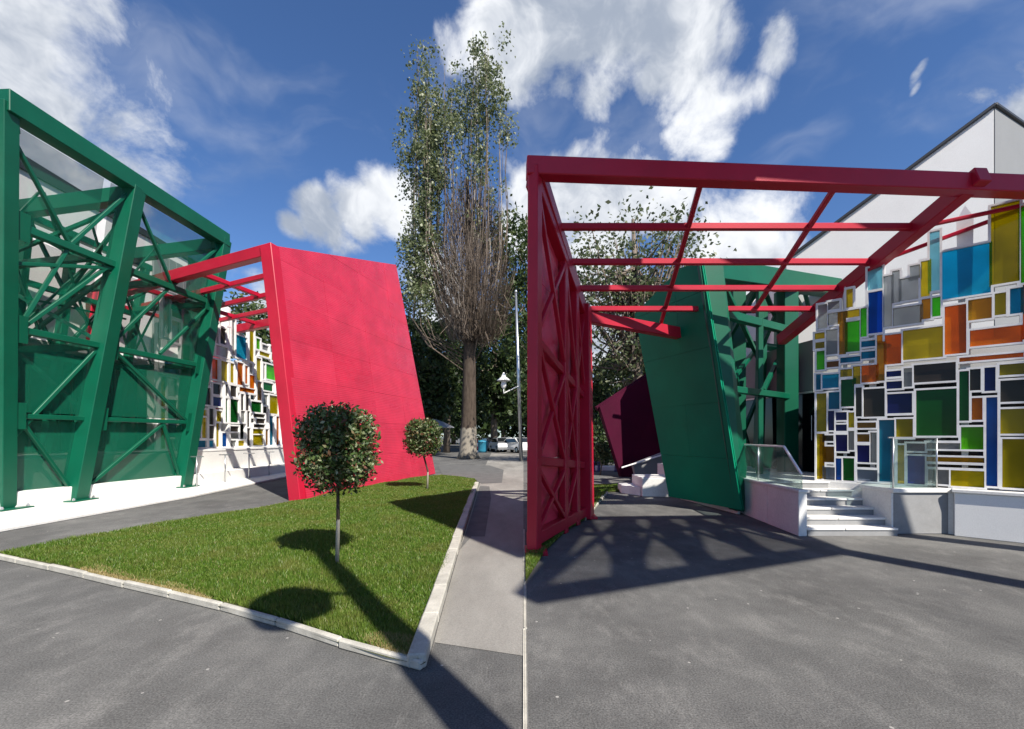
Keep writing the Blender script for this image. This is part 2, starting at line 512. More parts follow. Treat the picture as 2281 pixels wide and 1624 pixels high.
RED = (.40, .008, .030)
GREEN = (.001, .085, .045)
M = dict(
    asphalt=asphalt_mat(), pavement=pavement_mat(),
    patch=stone("asphalt_patch", (.115, .113, .11), .25, 2.5, .9, .3, 120),
    red=paint("red_paint", RED, .38),
    red_sheet=paint("red_ribbed_sheet", (.46, .020, .050), .34, .16, ribs=5.5),
    red_sheet2=paint("red_ribbed_sheet_glossier", (.44, .018, .046), .26, .16, ribs=5.5),
    red_mesh=perforated("red_perforated_sheet", (.70, .04, .09), .14),
    shade_canopy_mesh=perforated("red_perforated_shade_canopy", RED, .58),
    green=paint("green_paint", GREEN, .4),
    green_sheet=paint("green_ribbed_sheet", (.002, .20, .105), .5, .12),
    green_veil=perforated('green_fine_mesh', (.001, .12, .066), .70),
    green_mesh=perforated("green_perforated_sheet", (.001, .12, .066), .42),
    purple=paint("purple_paint", (.050, .0015, .016), .75),
    white=stone("white_render", (.80, .79, .76), .05, 1.2, .8, .05, 90),
    white_frame=plain("white_frame_paint", (.80, .79, .77), .4),
    marble=stone("white_stone", (.70, .69, .66), .08, 2.0, .6, .08, 30),
    riser=stone("shade_grey_stone", (.26, .26, .26), .12, 5.0, .7, .12, 90),  # darkened stone: shade of risers and parapet block put into the colour
    grey_clad_and_shade=stone("grey_cladding_and_shade", (.21, .215, .22), .05, 1.0, .7, .05, 60),  # real cladding grey, also the painted shade of the main building's side
    kerb=stone("kerb_concrete", (.42, .40, .35), .30, 5.0, .9, .3, 70),
    dark_edge=plain("dark_roof_trim", (.03, .032, .036), .5),
    steel=plain("brushed_steel", (.55, .56, .57), .3, .9),
    dark_frame=plain("dark_aluminium", (.02, .021, .023), .4),
    soil=stone("soil_under_grass", (.055, .062, .022), .35, 6, .95, .5, 60),
    bark=bark_mat("grey_bark", (.17, .14, .115)),
    bark_white=bark_mat("whitewashed_poplar_bark", (.075, .058, .046), 2.2),
    bark_small=bark_mat("whitewashed_sapling_bark", (.075, .06, .045), .56),
    strand=leaf_mat('dry_brown_twigs', [(0, (.045, .032, .024)), (.6, (.10, .075, .055)), (1, (.19, .15, .12))], .1),
    twig=bark_mat("dry_twig_bark", (.16, .125, .10)),
    limb_pale=bark_mat("pale_poplar_limb", (.40, .36, .31)),
    trim=leaf_mat("photinia_leaves", [(0, (.028, .06, .014)), (.35, (.055, .10, .024)), (.62, (.11, .15, .045)), (.74, (.16, .045, .03)), (.82, (.16, .19, .08)), (1, (.34, .36, .23))], .25),
    poplar=leaf_mat("poplar_leaves", [(0, (.075, .105, .04)), (.5, (.15, .18, .08)), (.85, (.25, .28, .15)), (1, (.42, .44, .32))], .45),
    dark_leaf=leaf_mat("dark_street_tree_leaves", [(0, (.018, .036, .011)), (.6, (.040, .070, .021)), (1, (.09, .125, .04))], .35),
    mid_leaf=leaf_mat("mid_green_leaves", [(0, (.028, .055, .016)), (.6, (.06, .10, .028)), (1, (.13, .16, .06))], .4),
    pale_leaf=leaf_mat("pale_olive_leaves", [(0, (.045, .07, .028)), (.6, (.10, .13, .055)), (1, (.19, .21, .11))], .4),
    grass=leaf_mat("grass_blades", [(0, (.05, .105, .010)), (.45, (.095, .18, .018)), (.8, (.15, .25, .034)), (.95, (.23, .28, .07)), (1, (.40, .34, .16))], .4, (.20, .20, .05)),
    dry=leaf_mat('dry_grass_blades', [(0, (.25, .19, .07)), (.5, (.36, .29, .12)), (1, (.45, .38, .19))], .3),
    clear=tinted_glass("balustrade_glass", (.80, .92, .90), .02, .03),
    rubber=plain("tyre_rubber", (.02, .02, .02), .8),
    car_glass=plain("car_glass", (.01, .012, .014), .05),
)
# dark glazing of the building
def dark_glass_mat():
    m, nt, b = new_mat("dark_curtain_glass")
    b.inputs['Base Color'].default_value = (.006, .007, .009, 1)
    b.inputs['Roughness'].default_value = .08; b.inputs['Specular IOR Level'].default_value = .35
    return m
M['dark_glass'] = dark_glass_mat()
for k_ in ('purple', 'green_sheet'): M[k_].node_tree.nodes['Principled BSDF'].inputs['Specular IOR Level'].default_value = .12
GL = dict(olive=(.66, .55, .008), yellow=(.92, .74, .01), orange=(.85, .28, .004), ochre=(.72, .42, .008), brown=(.42, .22, .03),
          cyan=(.03, .62, .86), pale=(.45, .80, .88), teal=(.02, .36, .55), blue=(.02, .20, .70), navy=(.035, .045, .32),
          green=(.20, .75, .02), dgreen=(.015, .27, .04), grey=(.62, .63, .62), dark=(.13, .105, .09), greyblue=(.36, .42, .52))
G = {k: tinted_glass("glass_" + k, v, .38 if k not in ('grey', 'dark', 'navy', 'dgreen') else .34) for k, v in GL.items()}

# ------------------------------------------------------------------ geometry helpers for panels
def hit(px, py, p0, n):
    """where the sight line through this place of the photo meets the plane (p0, n)"""
    o = Vector((0, 0, EYE)); d = Vector(((px - CX) / FOC, 1.0, (CY - py) / FOC))
    t = (Vector(p0) - o).dot(n) / d.dot(n)
    return o + d * t

def clip_poly(poly, axis, lim, keep_less):
    out = []
    for i in range(len(poly)):
        a, b = poly[i], poly[(i + 1) % len(poly)]
        da, db = axis.dot(a) - lim, axis.dot(b) - lim
        if keep_less: da, db = -da, -db
        if da >= 0: out.append(a)
        if (da > 0) != (db > 0) and abs(da - db) > 1e-9: out.append(a + (b - a) * (da / (da - db)))
    return out

def area(poly):
    s = Vector((0, 0, 0))
    for i in range(1, len(poly) - 1): s += (poly[i] - poly[0]).cross(poly[i + 1] - poly[0])
    return s.length / 2

def clad(parent, poly, u_cuts, z_cuts, u_axis, mats, thick=.03, gap=.0025, proud=.008, name='sheet'):
    """cover a flat polygon with separate sheets, each with its own edges"""
    n = (poly[1] - poly[0]).cross(poly[-1] - poly[0]).normalized()
    zax = Vector((0, 0, 1))
    if thick >= .03: slab('backing', [p - n * (thick + .012) for p in poly], .02, mats[0], parent)
    for j in range(len(z_cuts) - 1):
        for i in range(len(u_cuts) - 1):
            q = clip_poly(poly, zax, z_cuts[j] + gap, False)
            if len(q) > 2: q = clip_poly(q, zax, z_cuts[j + 1] - gap, True)
            if len(q) > 2: q = clip_poly(q, u_axis, u_cuts[i] + gap, False)
            if len(q) > 2: q = clip_poly(q, u_axis, u_cuts[i + 1] - gap, True)
            if len(q) < 3 or area(q) < .01: continue
            off = random.uniform(0, proud)
            tilt = random.uniform(-.004, .004)
            q = [p + n * (off + tilt * (p.z - z_cuts[j])) for p in q]
            slab(name, q, thick, random.choice(mats), parent)

def truss_diagonals(parent, f, cells, w, mat, name='diagonal'):
    for (s0, h0, s1, h1) in cells: beam(name, f(s0, h0), f(s1, h1), w, w, mat, parent, bev=.008)

# ------------------------------------------------------------------ ground
R_ = 260.0
ground = sheet('ground', [(-R_, -R_), (R_, -R_), (R_, R_ * 2), (-R_, R_ * 2)], 0.0, M['asphalt'])
tag(ground, 'grey mottled asphalt forecourt and street', None, None, 'structure')

LAWN_FRONT = [gr(-30, 1242), gr(25, 1254), gr(140, 1279), gr(260, 1308), gr(390, 1338), gr(520, 1370), gr(650, 1409), gr(760, 1447), gr(860, 1478), gr(938, 1496)]
LAWN_RIGHT = [gr(948, 1490), gr(975, 1392), gr(1000, 1305), gr(1025, 1215), gr(1045, 1150), gr(1066, 1080)]
LAWN_BACK = [gr(1058, 1070), gr(985, 1060), gr(900, 1071), gr(780, 1092), gr(672, 1118), gr(560, 1137), gr(400, 1163), gr(260, 1187), gr(140, 1209), gr(50, 1228)]
lawn_poly = LAWN_FRONT + LAWN_RIGHT + LAWN_BACK
lawn = sheet('lawn', lawn_poly, .045, M['soil'])
tag(lawn, 'triangular lawn with kerbs in front of the leaning red panel', None, None, 'structure')

pave = sheet('pavement', [gr(952, 1494), gr(975, 1400), gr(1000, 1310), gr(1025, 1220), gr(1045, 1155), gr(1066, 1085), gr(1080, 1040), gr(1095, 1008),
                          gr(1166, 1006), gr(1166, 1060), gr(1166, 1120), gr(1166, 1250), gr(1166, 1350), gr(1166, 1462), gr(1060, 1446), gr(968, 1432)], .004, M['pavement'])
tag(pave, 'pale worn pavement running back beside the lawn', None, None, 'structure')
patch = sheet('pavement_patch', [gr(1002, 1331), gr(1025, 1225), gr(1050, 1150), gr(1069, 1083), gr(1090, 1084), gr(1094, 1110), gr(1080, 1196), gr(1050, 1196), gr(1048, 1330)][1:8], .008, M['patch'])
tag(patch, None, None, None, 'structure')
patch2 = sheet('pavement_patch', [gr(975, 1037), gr(1090, 1037), gr(1122, 1047), gr(1118, 1076), gr(1072, 1078), gr(1060, 1069), gr(985, 1058)], .008, M['patch'])
tag(patch2, None, None, None, 'structure')

def kerb(label, pts, w, h, inward, length=.75):
    root = empty('kerb', (pts[0][0], pts[0][1], 0)); tag(root, label, None, None, 'structure')
    # resample into stones
    d = [0.0]
    for a, b in zip(pts, pts[1:]): d.append(d[-1] + (Vector(b) - Vector(a)).length)
    def pos(t):
        for i in range(len(pts) - 1):
            if t <= d[i + 1] or i == len(pts) - 2:
                k = (t - d[i]) / max(1e-6, d[i + 1] - d[i])
                return Vector(pts[i]).lerp(Vector(pts[i + 1]), k)
    n = max(1, round(d[-1] / length))
    for i in range(n):
        a, b = pos(d[-1] * i / n), pos(d[-1] * (i + 1) / n)
        a.z = b.z = 0
        t = (b - a).normalized(); s = Vector((-t.y, t.x, 0)) * inward
        a = a + t * .004; b = b - t * .004
        j = random.uniform(-.006, .006); k = random.uniform(-.006, .006)
        vs = [a + s * j, b + s * j, b + s * (w + j), a + s * (w + j)]
        vs = vs + [v + Vector((0, 0, h + k)) for v in vs]
        bevel_box('kerb_stone', vs, M['kerb'], root, .012)
    return root

kerb('flush concrete edging between pavement and asphalt forecourt', [gr(1166, 1640), gr(1166, 1462), gr(1166, 1300), gr(1166, 1180)], .028, .012, -1, 1.2)
kerb('low concrete kerb along the asphalt edge of the lawn', LAWN_FRONT, .05, .075, 1)
kerb('pale kerb between the lawn and the pavement', LAWN_RIGHT, .13, .10, 1)
kerb('thin kerb between the lawn and the asphalt path', [gr(672, 1118), gr(560, 1137), gr(400, 1163), gr(260, 1187), gr(140, 1209), gr(50, 1228)], .06, .05, 1)

# ------------------------------------------------------------------ left: building, platform, glass wall
bl = empty('white_building', (-13.6, 14, 0), 'white building with dark glazed entrance behind the left green truss portal', 'building')
prism('wall', [(-13.6, 2), (-13.6, 20), (-21, 20), (-21, 2)], 0, [9.7, 8.9, 8.9, 9.7], M['white'], bl)
prism('roof_trim', [(-13.52, 1.9), (-13.52, 20.08), (-21, 20.08), (-21, 1.9)], 9.0, [9.86, 9.06, 9.06, 9.86], M['dark_edge'], bl).location.z = .0
for y0, y1 in ((6.0, 8.6), (8.66, 11.2), (11.26, 13.8), (13.86, 16.6)):
    w = box('window', -13.56, -13.5, y0, y1, 1.14, 4.1, M['dark_glass'], bl)
    for k in range(3):
        yy = y0 + (y1 - y0) * (k + .5) / 3
        box('mullion', -13.5, -13.46, yy - .03, yy + .03, 1.14, 4.1, M['dark_frame'], w, 0)
box('canopy_edge', -13.6, -13.1, 6.0, 16.8, 4.14, 4.3, M['white_frame'], bl)
for k in range(8):
    box('cladding_strip', -13.56, -13.48, 16.9 + k * .38, 17.24 + k * .38, 4.4, 8.6, M['grey_clad_and_shade'], bl, .01)

al = empty('low_annex', (-12.7, 21, 0), 'low annex with dark glazing behind the left coloured glass wall', 'building')
prism('wall', [(-12.7, 17.2), (-12.7, 26), (-16, 26), (-16, 17.2)], 0, 5.0, M['white'], al)
for k in range(4):
    box('window', -12.74, -12.66, 17.3 + k * 2.1, 19.3 + k * 2.1, 1.1, 3.9, M['dark_glass'], al, 0)

pl = empty('platform', (-11, 14, 0), 'white stone platform and steps under the left coloured glass wall', 'platform')
prism('platform_block', [(-11.3, 5), (-11.1, 9), (-10.2, 14.2), (-10.25, 24), (-14, 24), (-14, 5)], 0, 1.1, M['marble'], pl, .02)
prism('coping', [(-11.36, 4.9), (-11.16, 9), (-10.26, 14.2), (-10.19, 14.2), (-10.19, 24.1), (-11.5, 24.1), (-11.6, 4.9)], 1.1, 1.16, M['white_frame'], pl)
prism('step', [(-10.9, 5), (-10.6, 9), (-9.75, 14.2), (-9.85, 24), (-10.24, 23.9), (-10.22, 14.25), (-11.09, 9.05), (-11.29, 5.05)], 0, .42, M['marble'], pl, .015)
prism('apron', [(-8.62, 3), (-8.5, 7.5), (-8.33, 11.8), (-8.75, 18.2), (-9.1, 24), (-9.84, 23.9), (-9.74, 14.2), (-10.59, 9), (-10.89, 4)], 0, .07, M['marble'], pl, .015)
rail = empty('handrail', (-9.5, 14, 0), 'thin steel handrail posts standing before the white platform', 'handrail')
for k in range(7):
    y = 13.6 + k * 1.35
    tube('post', [(-9.55, y, .07), (-9.55, y, .98)], .022, M['steel'], rail)
    box('bracket', -9.75, -9.35, y - .015, y + .015, .97, 1.0, M['steel'], rail, 0)

def glass_wall(name, label, p0, u_dir, n_out, rects, w=.055, depth=.10, grow=0.0):
    """rects: pane openings in wall coordinates (u0, v0, u1, v1, colour); v is height"""
    root = empty(name, (p0[0], p0[1], 0), label, 'glass wall')
    U = Vector(u_dir); N = Vector(n_out); P = Vector((p0[0], p0[1], 0))
    rs = [(min(a, c) - grow, min(b, d) - grow, max(a, c) + grow, max(b, d) + grow, k) for a, b, c, d, k in rects]
    def pt(u, v, d): return P + U * u + Vector((0, 0, v)) + N * d
    for (a, b, c, d, k) in rs:
        vs = [pt(a - .02, b - .02, -.008), pt(c + .02, b - .02, -.008), pt(c + .02, b - .02, .008), pt(a - .02, b - .02, .008)]
        vs += [pt(a - .02, d + .02, -.008), pt(c + .02, d + .02, -.008), pt(c + .02, d + .02, .008), pt(a - .02, d + .02, .008)]
        bevel_box('pane', vs, G[k], root, 0)
    q = lambda x: round(x / .01) * .01
    us = sorted({q(x) for r in rs for x in (r[0] - w, r[0], r[2], r[2] + w)})
    vsn = sorted({q(x) for r in rs for x in (r[1] - w, r[1], r[3], r[3] + w)})
    R = np.array([[q(x) for x in r[:4]] for r in rs])
    bm = bmesh.new()
    cellv = {}
    def put(u0, u1, v0, v1):
        v = [pt(u0, v0, -depth / 2), pt(u1, v0, -depth / 2), pt(u1, v0, depth / 2), pt(u0, v0, depth / 2)]
        v += [pt(u0, v1, -depth / 2), pt(u1, v1, -depth / 2), pt(u1, v1, depth / 2), pt(u0, v1, depth / 2)]
        b = [bm.verts.new(x) for x in v]
        for f in BOXF: bm.faces.new([b[i] for i in f])
    rows = []
    for j in range(len(vsn) - 1):
        vm = (vsn[j] + vsn[j + 1]) / 2
        run = None; out = []
        for i in range(len(us) - 1):
            um = (us[i] + us[i + 1]) / 2
            inside = ((R[:, 0] < um) & (um < R[:, 2]) & (R[:, 1] < vm) & (vm < R[:, 3])).any()
            near = ((R[:, 0] - w - 1e-4 < um) & (um < R[:, 2] + w + 1e-4) & (R[:, 1] - w - 1e-4 < vm) & (vm < R[:, 3] + w + 1e-4)).any()
            if near and not inside:
                run = (run[0], us[i + 1]) if run else (us[i], us[i + 1])
            elif run:
                out.append(run); run = None
        if run: out.append(run)
        rows.append(out)
    open_ = {}
    for j, out in enumerate(rows):           # merge equal runs of neighbouring rows
        nxt = {}
        for r in out:
            nxt[r] = open_.pop(r, vsn[j])
        for r, v0 in open_.items(): put(r[0], r[1], v0, vsn[j])
        open_ = nxt
    for r, v0 in open_.items(): put(r[0], r[1], v0, vsn[-1])
    bmesh.ops.recalc_face_normals(bm, faces=bm.faces)
    from_bm('frame', bm, M['white_frame'], root)
    return root, pt

CL = [  # left wall, read in a photo crop: x = (400 + cx*.4187)*.891, y = (580 + cy*.4187)*.891
    (330, 575, 343, 690, 'grey'), (355, 600, 385, 690, 'dark'), (330, 705, 402, 762, 'grey'), (398, 590, 410, 690, 'grey'), (425, 540, 440, 740, 'grey'), (450, 625, 510, 755, 'cyan'),
    (530, 572, 555, 762, 'olive'), (570, 620, 592, 680, 'green'), (590, 695, 648, 720, 'yellow'), (662, 700, 692, 735, 'orange'), (572, 740, 596, 870, 'olive'),
    (630, 768, 685, 858, 'green'), (606, 650, 640, 680, 'grey'), (655, 650, 680, 685, 'grey'), (612, 768, 620, 858, 'dark'),
    (305, 785, 337, 893, 'orange'), (360, 790, 435, 903, 'olive'), (457, 785, 490, 912, 'orange'), (503, 800, 518, 900, 'orange'), (530, 850, 560, 925, 'orange'), (528, 780, 545, 838, 'grey'),
    (612, 885, 668, 930, 'dgreen'), (690, 880, 703, 935, 'olive'), (576, 885, 600, 995, 'brown'),
    (255, 952, 293, 1040, 'dark'), (312, 925, 352, 978, 'dark'), (388, 925, 450, 985, 'dark'), (470, 932, 560, 955, 'orange'), (312, 1000, 360, 1045, 'navy'),
    (388, 1005, 460, 1135, 'dgreen'), (650, 962, 700, 1072, 'olive'), (540, 1010, 600, 1068, 'dgreen'), (478, 972, 493, 1060, 'dark'), (507, 972, 525, 1060, 'dark'), (612, 962, 636, 1020, 'grey'),
    (716, 900, 735, 1010, 'orange'), (716, 760, 735, 880, 'olive'),
    (203, 1080, 222, 1150, 'dark'), (235, 1078, 268, 1102, 'yellow'), (288, 1068, 312, 1150, 'dark'), (332, 1080, 360, 1132, 'olive'), (203, 1165, 232, 1225, 'navy'),
    (245, 1120, 268, 1225, 'yellow'), (288, 1165, 316, 1228, 'dark'), (478, 1072, 500, 1132, 'grey'), (516, 1072, 528, 1160, 'dark'), (555, 1085, 620, 1100, 'dark'), (570, 1114, 620, 1135, 'dark'),
    (555, 1149, 620, 1162, 'dark'), (650, 1095, 670, 1282, 'teal'), (690, 1095, 706, 1282, 'orange'), (722, 1040, 738, 1282, 'teal'), (745, 1080, 760, 1282, 'dark'),
    (200, 1248, 266, 1302, 'teal'), (288, 1248, 312, 1298, 'cyan'), (330, 1150, 346, 1296, 'olive'), (366, 1205, 392, 1294, 'blue'), (412, 1165, 462, 1188, 'dark'),
    (412, 1205, 462, 1230, 'grey'), (412, 1248, 446, 1292, 'grey'), (462, 1250, 496, 1290, 'yellow'), (515, 1175, 532, 1290, 'dark'), (550, 1178, 610, 1200, 'olive'), (550, 1216, 610, 1282, 'olive'), (625, 1180, 640, 1286, 'brown'),
    (20, 832, 102, 885, 'teal'), (122, 842, 160, 880, 'yellow'), (0, 915, 24, 1060, 'olive'), (42, 915, 92, 1005, 'grey'), (108, 905, 175, 1000, 'dark'), (20, 480, 50, 700, 'grey'), (65, 500, 120, 590, 'dark'), (65, 610, 110, 720, 'grey'),
    (130, 520, 170, 700, 'grey'), (185, 590, 240, 700, 'grey'), (185, 720, 290, 800, 'grey'), (130, 730, 170, 810, 'green'), (190, 830, 285, 930, 'ochre'),
    (0, 1080, 24, 1300, 'olive'), (42, 1030, 92, 1120, 'dark'), (42, 1140, 92, 1220, 'navy'), (42, 1240, 92, 1310, 'grey'), (108, 1030, 185, 1110, 'dark'), (108, 1130, 185, 1215, 'teal'), (108, 1240, 185, 1308, 'navy'), (205, 1012, 240, 1062, 'ochre'),
]
def rects_on_wall(entries, kx, ky, s, p0, u_dir, n, vp=None):
    out = []
    for (x0, y0, x1, y1, k) in entries:
        a = hit((kx + x0 * s) * .891, (ky + y0 * s) * .891, p0, n)
        b = hit((kx + x1 * s) * .891, (ky + y1 * s) * .891, p0, n)
        if vp:      # heights measured along the wall's own level lines
            xv, xr, zr = vp
            for q, x, y in ((a, x0, y0), (b, x1, y1)):
                px, py = (kx + x * s) * .891, (ky + y * s) * .891
                q.z = EYE + (CY - py) * (xr - xv) / (px - xv) * zr / FOC
        out.append(((a - p0).dot(u_dir), a.z, (b - p0).dot(u_dir), b.z, k))
    return out

P0L, UL, NL_ = V(-11, 13, 0), V(0, 1, 0), V(1, 0, 0)
rl = rects_on_wall(CL, 400, 580, .4187, P0L, UL, NL_, (1880, 540, 18.3))
vmin = min(min(r[1], r[3]) for r in rl)
rl = [(a, max(b, 1.24), c, max(d, 1.24), k) for a, b, c, d, k in rl]
rl = [r for r in rl if abs(r[1] - r[3]) > .05 and abs(r[0] - r[2]) > .03]
gl, ptl = glass_wall('coloured_glass_wall', 'stained glass wall of white frames between the left green truss and red panel', P0L, UL, NL_, rl, w=.062, depth=.12, grow=.03)
for u in (1.2, 3.6, 5.9, 8.2):
    beam('support_post', ptl(u, 1.1, -.22), ptl(u, 5.2, -.22), .12, .12, M['white_frame'], gl)
beam('fin', ptl(4.4, 1.1, -.1), ptl(4.4, 6.6, -.1), .16, .30, M['white_frame'], gl, up=V(1, 0, 0))

# ------------------------------------------------------------------ left green truss portal
gp = empty('green_truss_portal', (-10, 11, 0), 'leaning green steel truss portal with perforated sheets before the left white building', 'portal')
T0, T1 = V(-9.71, 8.6, 8.0), V(-9.40, 14.6, 8.0)
B0, B1 = V(-10.66, 9.41, .10), V(-9.97, 13.56, .10)
def fl(s, h, back=0.0):
    p = B0.lerp(B1, s).lerp(T0.lerp(T1, s), h / 8.0)
    return p + V(-2.9, .5, 0) * back
beam('top_chord', fl(-.012, 8), fl(1.015, 8), .36, .42, M['green'], gp)
beam('base_beam', fl(0, .04), fl(1, .04), .22, .20, M['green'], gp)
beam('column', fl(0, -.02), fl(0, 8), .28, .28, M['green'], gp, up=V(0, 1, 0))
beam('column', fl(.31, -.05), fl(.46, 7.9), .40, .34, M['green'], gp, up=V(0, 1, 0))
beam('column', fl(1, -.05), fl(1, 8), .36, .36, M['green'], gp, up=V(0, 1, 0))
for h, w in ((1.95, .11), (3.75, .14), (5.8, .16)):
    beam('chord', fl(0, h), fl(1, h), w, w, M['green'], gp)
truss_diagonals(gp, fl, [(.37, 3.7, .0, 1.3), (.80, 1.95, .34, .15), (.78, 1.95, .98, .2), (.30, .2, .05, 1.95), (.70, 5.75, .42, 3.8), (.42, 3.8, .95, 2.0),
                         (.0, 7.6, .22, 5.85), (.22, 5.85, .44, 7.7), (.0, 5.0, .40, 5.7), (.06, 3.8, .38, 5.7), (.47, 7.7, .72, 5.85), (.72, 5.85, .98, 7.7), (.98, 5.7, .70, 3.85), (.22, 5.85, .05, 3.8)], .075, M['green'])
for h, w in ((.3, .16), (3.75, .16), (5.6, .15), (7.3, .2)):
    beam('rear_chord', fl(-.1, h, 1), fl(1.05, h, 1), w, w, M['green'], gp)
for s in (.08, .42, .62, 1.02):
    beam('rear_column', fl(s, .9, 1), fl(s, 7.3, 1), .2, .2, M['green'], gp, up=V(0, 1, 0))
truss_diagonals(gp, lambda s, h: fl(s, h, 1), [(.08, 3.8, .42, 5.6), (.42, 3.8, .08, 5.6), (.42, 5.6, .62, 3.8), (.62, 5.6, 1.02, 3.8), (.08, 7.3, .25, 5.6), (.25, 5.6, .42, 7.3), (.42, 7.3, .62, 5.6), (.62, 5.6, .82, 7.3), (.82, 7.3, 1.02, 5.6), (.62, 3.8, .82, 5.6)], .085, M['green'])
for s in (.02, .47, .97):
    beam('roof_beam', fl(s, 7.75), fl(s, 7.75, 1.0) + V(0, -.45, -.35), .28, .36, M['green'], gp)
for s, h in ((.03, 5.75), (.3, 5.75), (.62, 5.75), (.98, 5.75), (.03, 3.75), (.38, 3.75), (.98, 3.75)):
    beam('tie_beam', fl(s, h), fl(s + .02, h, 1.0), .14, .16, M['green'], gp)
for (s0, h0, s1, h1) in ((.46, 7.5, .25, 5.6), (.46, 7.4, .62, 5.6), (.03, 7.5, .1, 5.6), (.4, 5.6, .42, 3.9), (.98, 7.4, .85, 5.5), (.40, 3.8, .2, 5.6), (.36, 2.0, .42, 3.8)):
    beam('brace', fl(s0, h0), fl(s1, h1, 1.0), .085, .085, M['green'], gp, bev=.008)
for (s0, h0, s1, h1) in ((.0, 4.6, .3, 7.4), (.3, 7.4, .55, 4.6), (.55, 4.6, .85, 7.4), (.1, 7.2, .35, 4.0), (.5, 7.2, .8, 4.0), (.8, 4.0, 1.0, 7.0), (.2, 3.8, .55, 6.4), (.6, 6.6, .95, 3.8), (.0, 6.6, .5, 6.2), (.5, 6.2, 1.0, 6.5), (.25, 4.8, .75, 5.0)):
    beam('thin_brace', fl(s0, h0, .5), fl(s1, h1, .55), .05, .05, M['green'], gp, bev=.005)
for (s0, s1) in ((.035, .33), (.37, .96)):
    for (h0, h1, mt) in ((.18, 1.87, 'green_mesh'), (2.04, 3.64, 'green_mesh'), (3.85, 5.7, 'green_veil'), (5.9, 7.75, 'green_veil')):
        q = [fl(s0, h0), fl(s1, h0), fl(s1 + .02, h1), fl(s0 + .01, h1)]
        slab('perforated_sheet', [p + V(-.1, 0, 0) for p in q], .012, M[mt], gp)
q = [fl(1, .4) + V(-.25, .1, 0), fl(1, 7.6) + V(-.25, .1, 0), fl(1, 7.6) + V(-1.2, .2, 0), fl(1, .4) + V(-.5, .2, 0)]
slab('side_sheet', q, .02, M['green_mesh'], gp)

for s in (0, .31, 1):
    p = fl(s, 0); box('base_plate', p.x - .32, p.x + .32, p.y - .32, p.y + .32, .07, .10, M['green'], gp, .006)
    for dx in (-.25, .25):
        for dy in (-.25, .25): lathe('bolt', [(.03, 0), (.03, .035), (.012, .06)], (p.x + dx, p.y + dy, .10), M['steel'], gp, 6, False)
for h in (1.95, 3.75, 5.8):
    for s in (.03, .37 + h * .012, .97):
        q = [fl(s - .035, h - .28), fl(s + .035, h - .28), fl(s + .035, h + .28), fl(s - .035, h + .28)]
        slab('gusset_plate', [p + V(.10, 0, 0) for p in q], .02, M['green'], gp)
# ------------------------------------------------------------------ left red portal with the leaning panel
rp = empty('red_panel_portal', (-5, 14, 0), 'leaning red ribbed metal panel with open beam roof on the lawn', 'portal')
A, B = gr(684, 1112, .02), gr(970, 1055, .02)
TA = at(609, 547, 11.5)
nrm = (B - A).cross(TA - A).normalized()
TB = hit(882, 590, A, nrm)
ub = (B - A).normalized()
uA = ub.dot(A)
panel = [A, B, TB, TA]
if nrm.x < 0: panel = panel[::-1]
L_ = (B - A).length
clad(rp, panel, [uA - 3, uA + 1.9, uA + 3.9, uA + 5.9, uA + 12], [0, 1.0, 2.05, 3.1, 4.1, 5.15, 6.2, 7.2, 9.5], ub, [M['red_sheet'], M['red_sheet'], M['red_sheet2']], proud=.006)
inw = V(-.97, .24, 0)
beam('leg', A + inw * .22 + V(0, -.05, -.02), TA + inw * .12, .34, .30, M['red'], rp, up=V(.24, .97, 0))
beam('leg', B + inw * .26 + ub * -.1, TB + inw * .2 + V(0, 0, -.1), .30, .30, M['red'], rp, up=V(.24, .97, 0))
beam('top_beam', TA + inw * .2 + V(0, 0, -.12), TB + inw * .2 + V(0, 0, -.12), .28, .24, M['red'], rp)
beam('base_beam', A + inw * .2 + V(0, 0, .12), B + inw * .2 + V(0, 0, .12), .24, .2, M['red'], rp)
for k in (.33, .66):
    beam('stud', A.lerp(B, k) + inw * .2, TA.lerp(TB, k) + inw * .2 + V(0, 0, -.1), .16, .16, M['red'], rp, up=V(.24, .97, 0))
for (a0, t0, a1, t1) in ((0, .05, .33, .5), (.33, .05, 0, .5), (0, .5, .33, .95), (.33, .5, .66, .95), (.33, .05, .66, .5), (.66, .05, 1, .5)):
    beam('diagonal', A.lerp(B, a0).lerp(TA.lerp(TB, a0), t0) + inw * .2, A.lerp(B, a1).lerp(TA.lerp(TB, a1), t1) + inw * .2, .1, .1, M['red'], rp)
ROOFL = V(-6.95, 2.6, -.42)
S0 = TA + inw * .2 + V(0, 0, -.14)
ub2 = V(.243, .97, 0)
for k in range(5):
    s = S0 + ub2 * (1.12 * k) + V(-.1 * k * .0, 0, -.02 * k)
    w = .30 if k in (0, 4) else .15
    beam('roof_beam', s, s + ROOFL, w * .8, w, M['red'], rp)
for k in (.36, .70, 1.0):
    a = S0 + ROOFL * k
    beam('purlin', a, a + ub2 * 4.5, .13, .13, M['red'], rp)
for k in (0, 4):
    e = S0 + ub2 * (1.12 * k) + ROOFL
    beam('rear_leg', e, V(e.x, e.y, 1.1), .2, .2, M['red'], rp, up=V(0, 1, 0))

